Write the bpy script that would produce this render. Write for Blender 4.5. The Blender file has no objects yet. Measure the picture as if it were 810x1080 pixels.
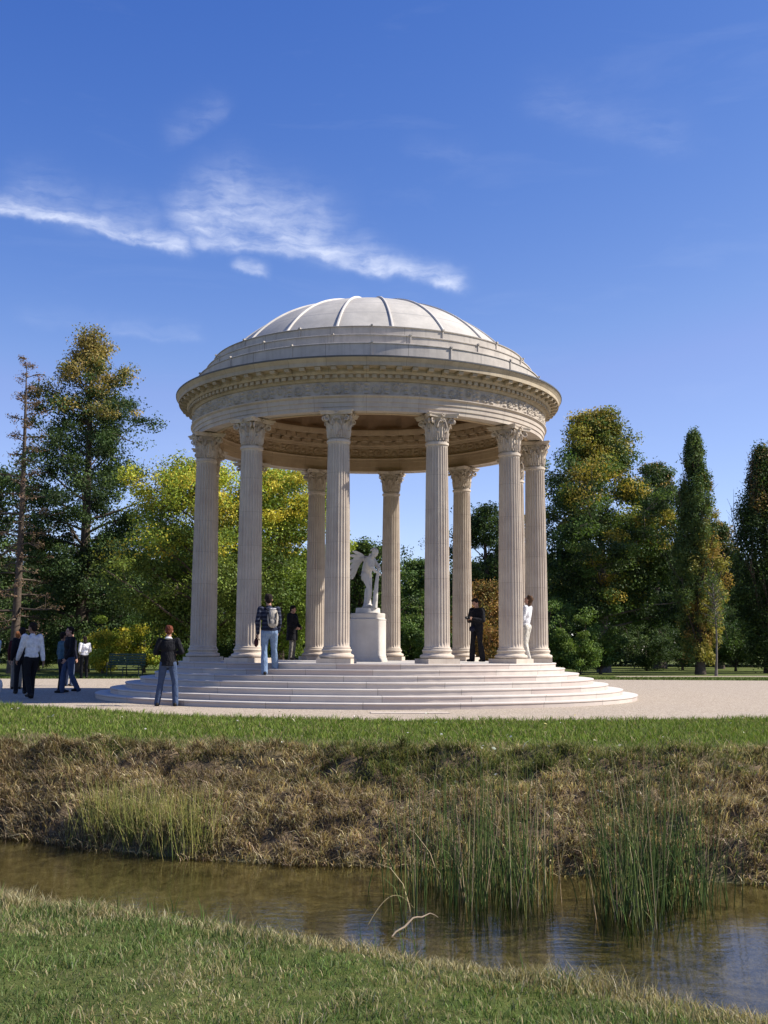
import bpy, bmesh, math, random
import numpy as np
from mathutils import Vector, Matrix, Euler
PI = math.pi
R_ = math.radians
scene = bpy.context.scene
COL = scene.collection
rng = np.random.default_rng(7)
random.seed(7)

# ------------------------------------------------------------------ helpers
def link(o, parent=None):
    COL.objects.link(o)
    if parent is not None:
        o.parent = parent
    return o

def tag(o, label=None, cat=None, group=None, kind=None):
    if label: o['label'] = label
    if cat: o['category'] = cat
    if group: o['group'] = group
    if kind: o['kind'] = kind
    return o

def empty(name, loc=(0, 0, 0), rz=0.0, parent=None):
    o = bpy.data.objects.new(name, None)
    o.empty_display_size = 0.2
    o.location = loc
    o.rotation_euler = (0, 0, rz)
    return link(o, parent)

def np_mesh(name, V, F, mat, parent=None, smooth=False, col=None, F3=None, lenient=False):
    """V (n,3), F (m,4) quads, F3 (k,3) tris"""
    me = bpy.data.meshes.new(name)
    V = np.ascontiguousarray(V, dtype=np.float32)
    me.vertices.add(len(V)); me.vertices.foreach_set('co', V.ravel())
    loops = []; starts = []; n = 0
    if F is not None and len(F):
        F = np.asarray(F, dtype=np.int32)
        loops.append(F.ravel()); starts.append(np.arange(len(F)) * F.shape[1]); n = F.size
    if F3 is not None and len(F3):
        F3 = np.asarray(F3, dtype=np.int32)
        loops.append(F3.ravel()); starts.append(n + np.arange(len(F3)) * 3)
    L = np.concatenate(loops); S = np.concatenate(starts)
    me.loops.add(len(L)); me.loops.foreach_set('vertex_index', L.astype(np.int32))
    me.polygons.add(len(S)); me.polygons.foreach_set('loop_start', S.astype(np.int32))
    if smooth:
        me.polygons.foreach_set('use_smooth', np.ones(len(S), dtype=bool))
    if col is not None:
        a = me.color_attributes.new('tint', 'FLOAT_COLOR', 'POINT')
        c = np.ones((len(V), 4), dtype=np.float32); c[:, :3] = col
        a.data.foreach_set('color', c.ravel())
    me.update(calc_edges=True)
    me.materials.append(mat)
    o = bpy.data.objects.new(name, me)
    return link(o, parent)

def bm_obj(name, bm, mat, parent=None, smooth=False, autosmooth=None):
    me = bpy.data.meshes.new(name)
    bm.normal_update()
    bm.to_mesh(me); bm.free()
    if smooth:
        me.polygons.foreach_set('use_smooth', np.ones(len(me.polygons), dtype=bool))
        if autosmooth:
            me.set_sharp_from_angle(angle=R_(autosmooth))
    me.materials.append(mat)
    return link(bpy.data.objects.new(name, me), parent)

def bbox(bm, c, s, rz=0.0, bev=0.0, mat=None):
    m = Matrix.Translation(c) @ Matrix.Rotation(rz, 4, 'Z')
    if mat is not None: m = mat
    r = bmesh.ops.create_cube(bm, size=1.0, matrix=m @ Matrix.Diagonal((s[0], s[1], s[2], 1)))
    if bev > 0:
        es = list({e for v in r['verts'] for e in v.link_edges})
        bmesh.ops.bevel(bm, geom=es, offset=bev, segments=2, affect='EDGES')

def grid_faces(nu, nv, closed_u=False, off=0):
    """index (i over u, j over v) -> i*nv+j"""
    iu = np.arange(nu if closed_u else nu - 1); jv = np.arange(nv - 1)
    I, J = np.meshgrid(iu, jv, indexing='ij')
    I2 = (I + 1) % nu
    return np.stack([I * nv + J, I2 * nv + J, I2 * nv + J + 1, I * nv + J + 1], -1).reshape(-1, 4) + off

def lathe_np(profile, seg, disp=None):
    """closed revolution of a profile [(r,z)..] ordered bottom->top outward-facing"""
    P = np.array(profile, float)
    th = np.linspace(0, 2 * PI, seg, endpoint=False)
    T, K = np.meshgrid(th, np.arange(len(P)), indexing='ij')
    r = P[K, 0].copy(); z = P[K, 1].copy()
    if disp is not None:
        r = r + disp(T, z, K)
    V = np.stack([r * np.sin(T), -r * np.cos(T), z], -1).reshape(-1, 3)
    return V, grid_faces(seg, len(P), True)

class Acc:
    def __init__(s): s.V = []; s.F = []; s.F3 = []; s.C = []; s.n = 0
    def add(s, V, F=None, F3=None, C=None):
        V = np.asarray(V, float).reshape(-1, 3)
        if F is not None and len(F): s.F.append(np.asarray(F) + s.n)
        if F3 is not None and len(F3): s.F3.append(np.asarray(F3) + s.n)
        if C is not None: s.C.append(np.broadcast_to(np.asarray(C, float), (len(V), 3)))
        s.V.append(V); s.n += len(V)
    def build(s, name, mat, parent=None, smooth=False, sharp=None):
        o = np_mesh(name, np.concatenate(s.V), np.concatenate(s.F) if s.F else None, mat, parent, smooth,
                    np.concatenate(s.C) if s.C else None, np.concatenate(s.F3) if s.F3 else None)
        if sharp and smooth: o.data.set_sharp_from_angle(angle=R_(sharp))
        return o
    def box(s, c, sz, M=None, C=None):
        v = np.array([[x, y, z] for x in (-.5, .5) for y in (-.5, .5) for z in (-.5, .5)]) * sz
        if M is not None: v = v @ np.asarray(M).T
        s.add(v + np.asarray(c), [[0, 1, 3, 2], [4, 6, 7, 5], [0, 4, 5, 1], [2, 3, 7, 6], [0, 2, 6, 4], [1, 5, 7, 3]], C=C)

def tube(acc, pts, rad, seg=8, C=None, cap=True):
    P = np.asarray(pts, float); n = len(P); rad = np.broadcast_to(rad, (n,))
    T = np.gradient(P, axis=0); T /= np.linalg.norm(T, axis=1, keepdims=True) + 1e-9
    up = np.array([0.13, 0.31, 1.0]) if abs(T[0][2]) < .9 else np.array([1.0, 0.2, 0.0])
    A = np.cross(T, up); A /= np.linalg.norm(A, axis=1, keepdims=True) + 1e-9
    B = np.cross(T, A)
    a = np.linspace(0, 2 * PI, seg, endpoint=False)
    V = P[:, None] + rad[:, None, None] * (np.cos(a)[None, :, None] * A[:, None] + np.sin(a)[None, :, None] * B[:, None])
    I, J = np.meshgrid(np.arange(n - 1), np.arange(seg), indexing='ij')
    J2 = (J + 1) % seg
    F = np.stack([I * seg + J, I * seg + J2, (I + 1) * seg + J2, (I + 1) * seg + J], -1).reshape(-1, 4)
    acc.add(V.reshape(-1, 3), F, C=C)
    if cap:
        k = acc.n - n * seg
        for base, c in ((0, P[0]), ((n - 1) * seg, P[-1])):
            ring = V.reshape(-1, 3)[base:base + seg]
            acc.add(np.vstack([ring, c]), F3=[[i, (i + 1) % seg, seg] for i in range(seg)], C=C)

def h2(ix, iy, s=0):
    v = np.sin(ix * 127.1 + iy * 311.7 + s * 74.7) * 43758.5453
    return v - np.floor(v)
def vnoise(x, y, s=0):
    ix, iy = np.floor(x), np.floor(y); fx, fy = x - ix, y - iy
    fx = fx * fx * (3 - 2 * fx); fy = fy * fy * (3 - 2 * fy)
    a = h2(ix, iy, s) * (1 - fx) + h2(ix + 1, iy, s) * fx
    b = h2(ix, iy + 1, s) * (1 - fx) + h2(ix + 1, iy + 1, s) * fx
    return a * (1 - fy) + b * fy
def fbm(x, y, s=0, o=4):
    t = 0; a = .5; n = 0
    for i in range(o):
        t = t + a * vnoise(x, y, s + i); n += a; a *= .5; x = x * 2.03 + 5.1; y = y * 2.03 + 1.7
    return t / n
def sstep(a, b, x):
    t = np.clip((x - a) / (b - a), 0, 1); return t * t * (3 - 2 * t)

# ------------------------------------------------------------------ materials
class NB:
    """small node builder"""
    def __init__(s, name):
        s.m = bpy.data.materials.new(name); s.m.use_nodes = True
        s.t = s.m.node_tree; s.t.nodes.clear()
        s.out = s.t.nodes.new('ShaderNodeOutputMaterial')
    def n(s, typ, ins=None, **kw):
        nd = s.t.nodes.new(typ)
        for k, v in kw.items(): setattr(nd, k, v)
        for k, v in (ins or {}).items():
            sk = nd.inputs[k]
            if isinstance(v, bpy.types.NodeSocket): s.t.links.new(v, sk)
            else: sk.default_value = v
        return nd
    def math(s, op, a, b=0.0, c=0.0, clamp=False):
        nd = s.n('ShaderNodeMath', {0: a, 1: b, 2: c}, operation=op); nd.use_clamp = clamp
        return nd.outputs[0]
    def mix(s, f, a, b, mode='MIX'):
        nd = s.n('ShaderNodeMix', data_type='RGBA', blend_type=mode)
        for k, v in ((0, f), (6, a), (7, b)):
            if isinstance(v, bpy.types.NodeSocket): s.t.links.new(v, nd.inputs[k])
            else: nd.inputs[k].default_value = (tuple(v) + (1,)) if k and len(v) == 3 else v
        return nd.outputs[2]
    def ramp(s, f, stops):
        nd = s.n('ShaderNodeValToRGB', {0: f}); e = nd.color_ramp.elements
        while len(e) < len(stops): e.new(.5)
        for i, (p, c) in enumerate(stops):
            e[i].position = p; e[i].color = tuple(c) + (1,) if len(c) == 3 else c
        return nd.outputs[0]
    def noise(s, vec, scale, detail=4, rough=.55, dist=0.0):
        return s.n('ShaderNodeTexNoise', {'Vector': vec, 'Scale': scale, 'Detail': detail, 'Roughness': rough, 'Distortion': dist}).outputs[0]
    def obj(s): return s.n('ShaderNodeTexCoord').outputs['Object']
    def pos(s): return s.n('ShaderNodeNewGeometry').outputs['Position']
    def bump(s, h, strength=.3, dist=.02, normal=None):
        ins = {'Height': h, 'Strength': strength, 'Distance': dist}
        if normal is not None: ins['Normal'] = normal
        return s.n('ShaderNodeBump', ins).outputs[0]
    def done(s, col, rough=.8, normal=None, spec=.3, **kw):
        ins = {'Base Color': col if isinstance(col, bpy.types.NodeSocket) else tuple(col) + (1,), 'Roughness': rough, 'Specular IOR Level': spec}
        ins.update(kw)
        if normal is not None: ins['Normal'] = normal
        b = s.n('ShaderNodeBsdfPrincipled', ins)
        s.t.links.new(b.outputs[0], s.out.inputs[0]); return s.m

def cyl_coords(nb, radius, src=None):
    p = nb.n('ShaderNodeSeparateXYZ', {0: src or nb.obj()})
    ang = nb.math('ARCTAN2', p.outputs[0], nb.math('MULTIPLY', p.outputs[1], -1.0))
    return nb.n('ShaderNodeCombineXYZ', {0: nb.math('MULTIPLY', ang, radius), 1: p.outputs[2], 2: 0.0}).outputs[0], p

def stone(name, base, dark, joints=None, radius=4.8, stain=.5, grime=None, jointcol=.55, rough=.85, bump=.25):
    """limestone: mottling, vertical streaks, optional block joints (width, height) laid round the axis"""
    nb = NB(name); o = nb.obj()
    n1 = nb.noise(o, 2.3, 6, .6)
    n2 = nb.noise(o, 28, 5, .7)
    mp = nb.n('ShaderNodeMapping', {'Vector': o, 'Scale': (9, 9, .55)}).outputs[0]
    st = nb.noise(mp, 1.0, 5, .65)
    c = nb.mix(nb.ramp(n1, [(.35, (0, 0, 0)), (.68, (1, 1, 1))]), base, dark)
    sd = tuple(x * .62 for x in dark)
    c = nb.mix(nb.math('MULTIPLY', nb.ramp(st, [(.5, (0, 0, 0)), (.78, (1, 1, 1))]), stain), c, sd)
    c = nb.mix(nb.math('MULTIPLY', nb.ramp(n2, [(.3, (0, 0, 0)), (.75, (1, 1, 1))]), .22), c, tuple(x * .7 for x in base))
    h = nb.math('ADD', nb.math('MULTIPLY', n2, .6), n1)
    if joints:
        v, p = cyl_coords(nb, radius)
        br = nb.n('ShaderNodeTexBrick', {'Vector': v, 'Color1': (1, 1, 1, 1), 'Color2': (0, 0, 0, 1), 'Mortar': (.5, .5, .5, 1), 'Scale': 1.0,
                  'Mortar Size': .006, 'Mortar Smooth': .2, 'Brick Width': joints[0], 'Row Height': joints[1]})
        br.offset = .5
        c = nb.mix(nb.math('MULTIPLY', br.outputs[0], .16), c, tuple(x * .72 for x in dark))
        c = nb.mix(nb.math('MULTIPLY', br.outputs[1], 1 - jointcol), c, tuple(x * .3 for x in dark))
        h = nb.math('SUBTRACT', h, nb.math('MULTIPLY', br.outputs[1], 1.5))
    if grime:
        # weathering band in height: (z0, z1, colour, amount)
        z = nb.n('ShaderNodeSeparateXYZ', {0: o}).outputs[2]
        f = nb.n('ShaderNodeMapRange', {0: z, 1: grime[0], 2: grime[1], 3: 0.0, 4: 1.0}).outputs[0]
        f = nb.math('MULTIPLY', f, nb.ramp(nb.noise(o, 1.7, 5, .7), [(.38, (0, 0, 0)), (.62, (1, 1, 1))]))
        c = nb.mix(nb.math('MULTIPLY', f, grime[3]), c, grime[2])
    return nb.done(c, rough, nb.bump(h, bump, .012), .25)

M = {}
M['stone'] = stone('limestone', (.55, .475, .385), (.45, .37, .30), stain=.45)
M['shaft'] = stone('shaft_stone', (.55, .475, .385), (.44, .362, .295), joints=(9.0, .82), radius=.3, stain=.45, jointcol=.7, bump=.2)
M['capital'] = stone('capital_stone', (.54, .46, .365), (.37, .30, .24), stain=.4)
M['architrave'] = stone('architrave_stone', (.52, .45, .365), (.40, .335, .28), joints=(1.25, 2.0), radius=4.8, stain=.5)
M['frieze'] = stone('frieze_stone', (.48, .41, .335), (.36, .31, .255), stain=.5, grime=(7.1, 7.2, (.27, .24, .205), .4))
M['cornice'] = stone('cornice_stone', (.44, .365, .26), (.33, .27, .19), joints=(.9, 4.0), radius=5.0, stain=.5)
M['inner'] = stone('inner_stone', (.46, .345, .22), (.36, .26, .165), joints=(1.2, 3.0), radius=4.3, stain=.25)  # yellowish stone, with warm bounce from the ground put into its colour
M['coffer'] = stone('vault_stone', (.27, .175, .105), (.21, .135, .08), stain=.2)  # darker brown than the other stone: shade inside the dome put into it
M['ring'] = stone('ring_stone', (.53, .475, .41), (.39, .35, .305), joints=(1.9, 3.0), radius=4.5, stain=.6, jointcol=.3)
M['rib'] = stone('rib_stone', (.60, .56, .50), (.50, .46, .42), stain=.2)
M['marble'] = stone('white_marble', (.60, .565, .52), (.49, .46, .42), stain=.25, rough=.55, bump=.08)
M['pedestal'] = stone('pedestal_marble', (.56, .51, .45), (.48, .43, .375), stain=.2, rough=.6, bump=.08)

def dome_mat():
    nb = NB('dome_stone'); o = nb.obj(); p = nb.n('ShaderNodeSeparateXYZ', {0: o})
    rr = nb.math('SQRT', nb.math('ADD', nb.math('POWER', p.outputs[0], 2.0), nb.math('POWER', p.outputs[1], 2.0)))
    cr = nb.math('FRACT', nb.math('DIVIDE', nb.math('ADD', rr, .32), .62))
    line = nb.math('LESS_THAN', cr, .035)
    n1 = nb.noise(o, 1.6, 6, .65); n2 = nb.noise(o, 14, 6, .75)
    c = nb.mix(nb.ramp(n1, [(.36, (0, 0, 0)), (.66, (1, 1, 1))]), (.48, .445, .39), (.36, .335, .295))
    c = nb.mix(nb.math('MULTIPLY', nb.ramp(n2, [(.45, (0, 0, 0)), (.72, (1, 1, 1))]), .4), c, (.37, .35, .33))
    c = nb.mix(nb.math('MULTIPLY', line, .8), c, (.25, .24, .23))
    return nb.done(c, .8, nb.bump(n2, .25, .015), .3)
M['dome'] = dome_mat()

def step_mat():
    nb = NB('step_stone'); o = nb.obj()
    v, p = cyl_coords(nb, 6.0)
    # every step shifts its joints: use step index
    row = nb.math('FLOOR', nb.math('DIVIDE', nb.math('SUBTRACT', p.outputs[2], .004), .132))
    sh = nb.math('FRACT', nb.math('MULTIPLY', nb.math('SINE', nb.math('MULTIPLY', row, 12.9898)), 437.58))
    x = nb.n('ShaderNodeSeparateXYZ', {0: v}).outputs[0]
    u = nb.math('ADD', nb.math('DIVIDE', x, 1.75), nb.math('MULTIPLY', sh, 1.0))
    blk = nb.math('FLOOR', u); fr = nb.math('FRACT', u)
    jt = nb.math('LESS_THAN', fr, .008)
    rnd = nb.n('ShaderNodeTexWhiteNoise', {'Vector': nb.n('ShaderNodeCombineXYZ', {0: blk, 1: row, 2: 0.0}).outputs[0]}, noise_dimensions='3D').outputs[0]
    n1 = nb.noise(o, 3.0, 6, .65); n2 = nb.noise(o, 45, 4, .7)
    c = nb.ramp(rnd, [(0, (.44, .37, .32)), (.4, (.53, .465, .40)), (.75, (.43, .345, .30)), (1, (.55, .49, .43))])
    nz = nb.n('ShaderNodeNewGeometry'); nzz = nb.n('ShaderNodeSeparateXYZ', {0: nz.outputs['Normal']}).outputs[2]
    c = nb.mix(nb.math('GREATER_THAN', nzz, .6), c, (.60, .56, .50))      # upward faces painted paler, as sunlit treads
    c = nb.mix(nb.math('MULTIPLY', nb.ramp(n1, [(.4, (0, 0, 0)), (.7, (1, 1, 1))]), .45), c, (.38, .33, .30))
    c = nb.mix(nb.math('MULTIPLY', n2, .18), c, (.3, .27, .25))
    c = nb.mix(nb.math('MULTIPLY', jt, .7), c, (.16, .14, .12))
    return nb.done(c, .75, nb.bump(nb.math('ADD', n1, n2), .2, .01), .3)
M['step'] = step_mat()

def simple(name, col, rough=.8, var=.25, scale=12, bump=.2, spec=.3, metallic=0.0):
    nb = NB(name); o = nb.obj(); n = nb.noise(o, scale, 5, .6)
    c = nb.mix(nb.ramp(n, [(.3, (0, 0, 0)), (.7, (1, 1, 1))]), col, tuple(x * (1 - var) for x in col))
    return nb.done(c, rough, nb.bump(n, bump, .01), spec, Metallic=metallic)
M['lead'] = simple('lead_edge', (.10, .10, .105), .6)

def leafmat(name, trans=.35, rough=.55):
    nb = NB(name)
    a = nb.n('ShaderNodeAttribute', attribute_name='tint').outputs[0]
    b = nb.n('ShaderNodeBsdfPrincipled', {'Base Color': a, 'Roughness': rough, 'Specular IOR Level': .12})
    t = nb.n('ShaderNodeBsdfTranslucent', {'Color': nb.mix(1.0, a, (1.0, 1.05, .55), 'MULTIPLY')})
    m = nb.n('ShaderNodeMixShader', {0: trans, 1: b.outputs[0], 2: t.outputs[0]})
    nb.t.links.new(m.outputs[0], nb.out.inputs[0]); return nb.m
M['leaf'] = leafmat('foliage', .3)
M['blade'] = leafmat('grass_blades', .3, .85)
M['reed'] = leafmat('reed_stems', .1, .5)
M['bark'] = simple('bark', (.115, .09, .07), .95, .5, 6, .6, .1)
M['barkgrey'] = simple('grey_bark', (.20, .175, .15), .95, .5, 5, .6, .1)

def ground_mat():
    nb = NB('ground_cover'); p = nb.pos()
    a = nb.n('ShaderNodeSeparateColor', {0: nb.n('ShaderNodeAttribute', attribute_name='tint').outputs[0]})
    n1 = nb.noise(p, .45, 5, .6); n2 = nb.noise(p, 7, 6, .7); n3 = nb.noise(p, 60, 5, .75)
    g = nb.ramp(n2, [(.3, (.055, .078, .018)), (.5, (.095, .125, .028)), (.72, (.17, .165, .055))])
    g = nb.mix(nb.ramp(n1, [(.42, (0, 0, 0)), (.68, (.6, .6, .6))]), g, (.12, .125, .05))
    d = nb.ramp(n2, [(.25, (.065, .045, .028)), (.5, (.16, .115, .070)), (.75, (.28, .21, .13))])
    bed = nb.ramp(nb.noise(p, 4.2, 7, .78, .8), [(.32, (.055, .048, .024)), (.5, (.19, .165, .09)), (.66, (.33, .29, .175))])
    c = nb.mix(a.outputs[0], g, d); c = nb.mix(a.outputs[1], c, bed)
    c = nb.mix(nb.math('MULTIPLY', n3, .5), c, nb.mix(.5, c, (0.01, .01, .005)))
    h = nb.math('ADD', n2, nb.math('MULTIPLY', n3, .6))
    return nb.done(c, .95, nb.bump(h, .8, .04), .08)
M['ground'] = ground_mat()

def gravel_mat():
    nb = NB('gravel'); p = nb.pos()
    v = nb.n('ShaderNodeTexVoronoi', {'Vector': p, 'Scale': 42.0}, feature='F1')
    w = nb.n('ShaderNodeTexWhiteNoise', {'Vector': v.outputs['Position']}, noise_dimensions='3D').outputs[0]
    n1 = nb.noise(p, .8, 6, .65); n2 = nb.noise(p, 9, 5, .7)
    c = nb.ramp(w, [(0, (.20, .155, .11)), (.35, (.36, .29, .215)), (.8, (.46, .385, .295)), (1, (.56, .48, .385))])
    c = nb.mix(nb.math('MULTIPLY', nb.ramp(n1, [(.4, (0, 0, 0)), (.7, (1, 1, 1))]), .4), c, (.36, .30, .24))
    c = nb.mix(nb.math('MULTIPLY', nb.ramp(n2, [(.5, (0, 0, 0)), (.75, (1, 1, 1))]), .25), c, (.25, .21, .16))
    return nb.done(c, .9, nb.bump(nb.math('SUBTRACT', 1.0, v.outputs[0]), .6, .02), .2)
M['gravel'] = gravel_mat()

def water_mat():
    nb = NB('stream_water'); p = nb.pos()
    mp = nb.n('ShaderNodeMapping', {'Vector': p, 'Scale': (1.0, 2.2, 1.0), 'Rotation': (0, 0, .3)}).outputs[0]
    n = nb.math('ADD', nb.noise(mp, 5.0, 3, .5), nb.math('MULTIPLY', nb.noise(mp, 22, 3, .5), .35))
    bm = nb.bump(n, .07, .03)
    fr = nb.n('ShaderNodeFresnel', {'IOR': 1.33, 'Normal': bm}).outputs[0]
    g = nb.n('ShaderNodeBsdfGlossy', {'Color': (1, 1, 1, 1), 'Roughness': .03, 'Normal': bm})
    t = nb.n('ShaderNodeBsdfTransparent', {'Color': (.80, .76, .56, 1)})
    m = nb.n('ShaderNodeMixShader', {0: fr, 1: t.outputs[0], 2: g.outputs[0]})
    nb.t.links.new(m.outputs[0], nb.out.inputs[0]); return nb.m
M['water'] = water_mat()

def cloth(name, col, stripe=None, rough=.85):
    nb = NB(name); o = nb.obj(); n = nb.noise(o, 14, 4, .6)
    c = nb.mix(nb.ramp(n, [(.35, (0, 0, 0)), (.7, (1, 1, 1))]), col, tuple(x * .72 for x in col))
    if stripe:
        z = nb.n('ShaderNodeSeparateXYZ', {0: o}).outputs[2]
        s = nb.math('LESS_THAN', nb.math('FRACT', nb.math('DIVIDE', z, stripe[1])), .28)
        c = nb.mix(s, c, stripe[0])
    return nb.done(c, rough, nb.bump(nb.noise(nb.n('ShaderNodeMapping', {'Vector': o, 'Scale': (1.4, 1.4, .6)}).outputs[0], 11, 4, .55, .6), .9, .06), .15)
M['skin'] = cloth('skin', (.48, .27, .19), rough=.55)
M['skin_dark'] = cloth('skin_tanned', (.30, .16, .105), rough=.55)
M['black'] = cloth('black_cloth', (.012, .012, .015))
M['navy'] = cloth('navy_cloth', (.014, .016, .030))
M['stripe'] = cloth('striped_navy', (.015, .018, .035), ((.05, .058, .085), .085))
M['jeans'] = cloth('blue_jeans', (.055, .08, .145))
M['jeans_light'] = cloth('light_jeans', (.17, .24, .36))
M['jeans_grey'] = cloth('faded_jeans', (.10, .13, .20))
M['white'] = cloth('white_cloth', (.72, .71, .72))
M['cream'] = cloth('cream_cloth', (.60, .56, .48))
M['teal'] = cloth('teal_cloth', (.07, .14, .18))
M['ltblue'] = cloth('pale_blue_cloth', (.42, .52, .62))
M['beige'] = cloth('beige_cloth', (.38, .34, .29))
M['khaki'] = cloth('khaki_cloth', (.21, .19, .16))
M['maroon'] = cloth('maroon_cloth', (.05, .012, .015))
M['hair_dark'] = cloth('dark_hair', (.018, .012, .010), rough=.85)
M['hair_brown'] = cloth('brown_hair', (.09, .05, .028), rough=.85)
M['hair_red'] = cloth('red_brown_hair', (.13, .038, .02), rough=.85)
M['hair_ginger'] = cloth('ginger_hair', (.32, .12, .04), rough=.85)
M['eye'] = cloth('eye', (.02, .015, .012), rough=.2)
M['shoe'] = cloth('shoe_leather', (.02, .017, .015), rough=.45)
M['bench'] = simple('green_paint', (.022, .060, .040), .5)
M['iron'] = simple('cast_iron', (.02, .03, .026), .5)
M['camera'] = simple('black_plastic', (.015, .015, .017), .4)

# ------------------------------------------------------------------ camera
CAM = Vector((0.4264, -30.75, 1.225)); PITCH = .1225; ROLL = -.0049
cd = bpy.data.cameras.new('camera'); cam = bpy.data.objects.new('camera', cd); link(cam)
cd.sensor_fit = 'HORIZONTAL'; cd.sensor_width = 36; cd.lens = 1187 / 810 * 36; cd.clip_end = 3000; cd.clip_start = .05
cam.matrix_world = Matrix.Translation(CAM) @ Matrix.Rotation(PI / 2 + PITCH, 4, 'X') @ Matrix.Rotation(-ROLL, 4, 'Z')
scene.camera = cam

# ------------------------------------------------------------------ light and sky
SUN_EL, SUN_AZ = R_(42.0), R_(90.0)      # azimuth measured from +Y towards +X
sd = bpy.data.lights.new('sun', 'SUN'); sd.energy = 4.9; sd.angle = R_(.53); sd.color = (1, .945, .86)
so = bpy.data.objects.new('sun', sd); link(so)
sdir = Vector((math.sin(SUN_AZ) * math.cos(SUN_EL), math.cos(SUN_AZ) * math.cos(SUN_EL), math.sin(SUN_EL)))
so.rotation_euler = (-sdir).to_track_quat('-Z', 'Y').to_euler()
so.location = (40, 0, 40)

def build_world():
    w = bpy.data.worlds.new('World'); scene.world = w; w.use_nodes = True
    t = w.node_tree; t.nodes.clear()
    nb = NB.__new__(NB); nb.t = t
    out = t.nodes.new('ShaderNodeOutputWorld')
    sky = nb.n('ShaderNodeTexSky', sky_type='NISHITA')
    sky.sun_disc = False; sky.sun_elevation = SUN_EL; sky.sun_rotation = SUN_AZ
    sky.altitude = 2500; sky.air_density = 1.0; sky.dust_density = .4; sky.ozone_density = 3.0
    d = nb.n('ShaderNodeTexCoord').outputs['Generated']
    p = nb.n('ShaderNodeSeparateXYZ', {0: d})
    az = nb.math('ARCTAN2', p.outputs[0], p.outputs[1])
    el = nb.math('ARCSINE', p.outputs[2])
    # cirrus: (azimuth, elevation) in degrees; wisps as soft ellipses torn by stretched noise
    azd = nb.math('MULTIPLY', az, 180 / PI); eld = nb.math('MULTIPLY', el, 180 / PI)
    pv = nb.n('ShaderNodeCombineXYZ', {0: azd, 1: eld, 2: 0.0}).outputs[0]
    wob = nb.n('ShaderNodeTexNoise', {'Vector': pv, 'Scale': .55, 'Detail': 4.0, 'Roughness': .6})
    off = nb.n('ShaderNodeVectorMath', {0: wob.outputs[1], 1: (.5, .5, .5)}, operation='SUBTRACT').outputs[0]
    off = nb.n('ShaderNodeVectorMath', {0: off, 'Scale': .95}, operation='SCALE').outputs[0]
    pw = nb.n('ShaderNodeVectorMath', {0: pv, 1: off}, operation='ADD').outputs[0]
    sp = nb.n('ShaderNodeSeparateXYZ', {0: pw})
    def pix(u, v):   # the cloud's bearing seen from here, in degrees
        x = (u - 405) / 1187; y = (540 - v) / 1187
        fy = math.cos(PITCH) - y * math.sin(PITCH); fz = math.sin(PITCH) + y * math.cos(PITCH)
        return math.degrees(math.atan2(x, fy)), math.degrees(math.atan2(fz, math.hypot(x, fy)))
    total = None
    W = [((-40, 213), (70, 234), .36, .85), ((60, 232), (190, 264), .42, .75), ((30, 215), (75, 235), .9, .25), ((110, 236), (150, 248), .85, .25),
         ((205, 240), (240, 246), 1.0, .62), ((235, 222), (330, 258), 1.15, .55), ((215, 258), (330, 266), .55, .6), ((300, 256), (400, 284), .55, .75), ((380, 277), (478, 302), .45, .7),
         ((250, 207), (330, 225), .7, .30), ((250, 284), (272, 290), .28, .55),
         ((190, 145), (225, 122), .6, .12), ((575, 115), (700, 150), 1.0, .07), ((440, 160), (490, 170), .5, .06), ((120, 352), (200, 358), .4, .12), ((30, 340), (110, 350), .5, .06),
         ((330, 245), (380, 262), .6, .18)]
    for a, b, wd, amp in W:
        (ax, ay), (bx, by) = pix(*a), pix(*b)
        L = math.hypot(bx - ax, by - ay); dx, dy = (bx - ax) / L, (by - ay) / L
        cx, cy = (ax + bx) / 2, (ay + by) / 2
        X = nb.math('SUBTRACT', sp.outputs[0], cx); Y = nb.math('SUBTRACT', sp.outputs[1], cy)
        s = nb.math('ADD', nb.math('MULTIPLY', X, dx), nb.math('MULTIPLY', Y, dy))
        q = nb.math('SUBTRACT', nb.math('MULTIPLY', Y, dx), nb.math('MULTIPLY', X, dy))
        # past the ends the distance grows, between them it is the cross distance alone
        e = nb.math('MAXIMUM', nb.math('SUBTRACT', nb.math('ABSOLUTE', s), L / 2), 0.0)
        up_ = nb.math('GREATER_THAN', q, 0.0); qw = nb.math('ADD', wd * .55, nb.math('MULTIPLY', up_, wd * .95))
        dd = nb.math('ADD', nb.math('POWER', nb.math('DIVIDE', q, qw), 2.0), nb.math('POWER', nb.math('DIVIDE', e, wd * 1.3), 2.0))
        g = nb.math('MULTIPLY', nb.math('EXPONENT', nb.math('MULTIPLY', dd, -1.0)), amp)
        total = g if total is None else nb.math('MAXIMUM', total, g)
    mp = nb.n('ShaderNodeMapping', {'Vector': pw, 'Rotation': (0, 0, R_(62)), 'Scale': (.45, 2.3, 1)}).outputs[0]
    n1 = nb.noise(mp, 1.0, 7, .6, .35)
    n2 = nb.noise(pw, .8, 5, .5, .3)
    tex = nb.math('ADD', nb.math('MULTIPLY', n1, .68), nb.math('MULTIPLY', n2, .32))
    tex = nb.n('ShaderNodeMapRange', {0: tex, 1: .30, 2: .72, 3: .10, 4: 1.15}).outputs[0]
    dens = nb.math('MULTIPLY', total, tex, clamp=True)
    hi = nb.noise(nb.n('ShaderNodeMapping', {'Vector': pv, 'Rotation': (0, 0, R_(15)), 'Scale': (.08, .35, 1)}).outputs[0], 1.0, 6, .6, .5)
    veil = nb.n('ShaderNodeMapRange', {0: hi, 1: .55, 2: .8, 3: 0.0, 4: .05}).outputs[0]
    dens = nb.math('MAXIMUM', dens, veil)
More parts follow.
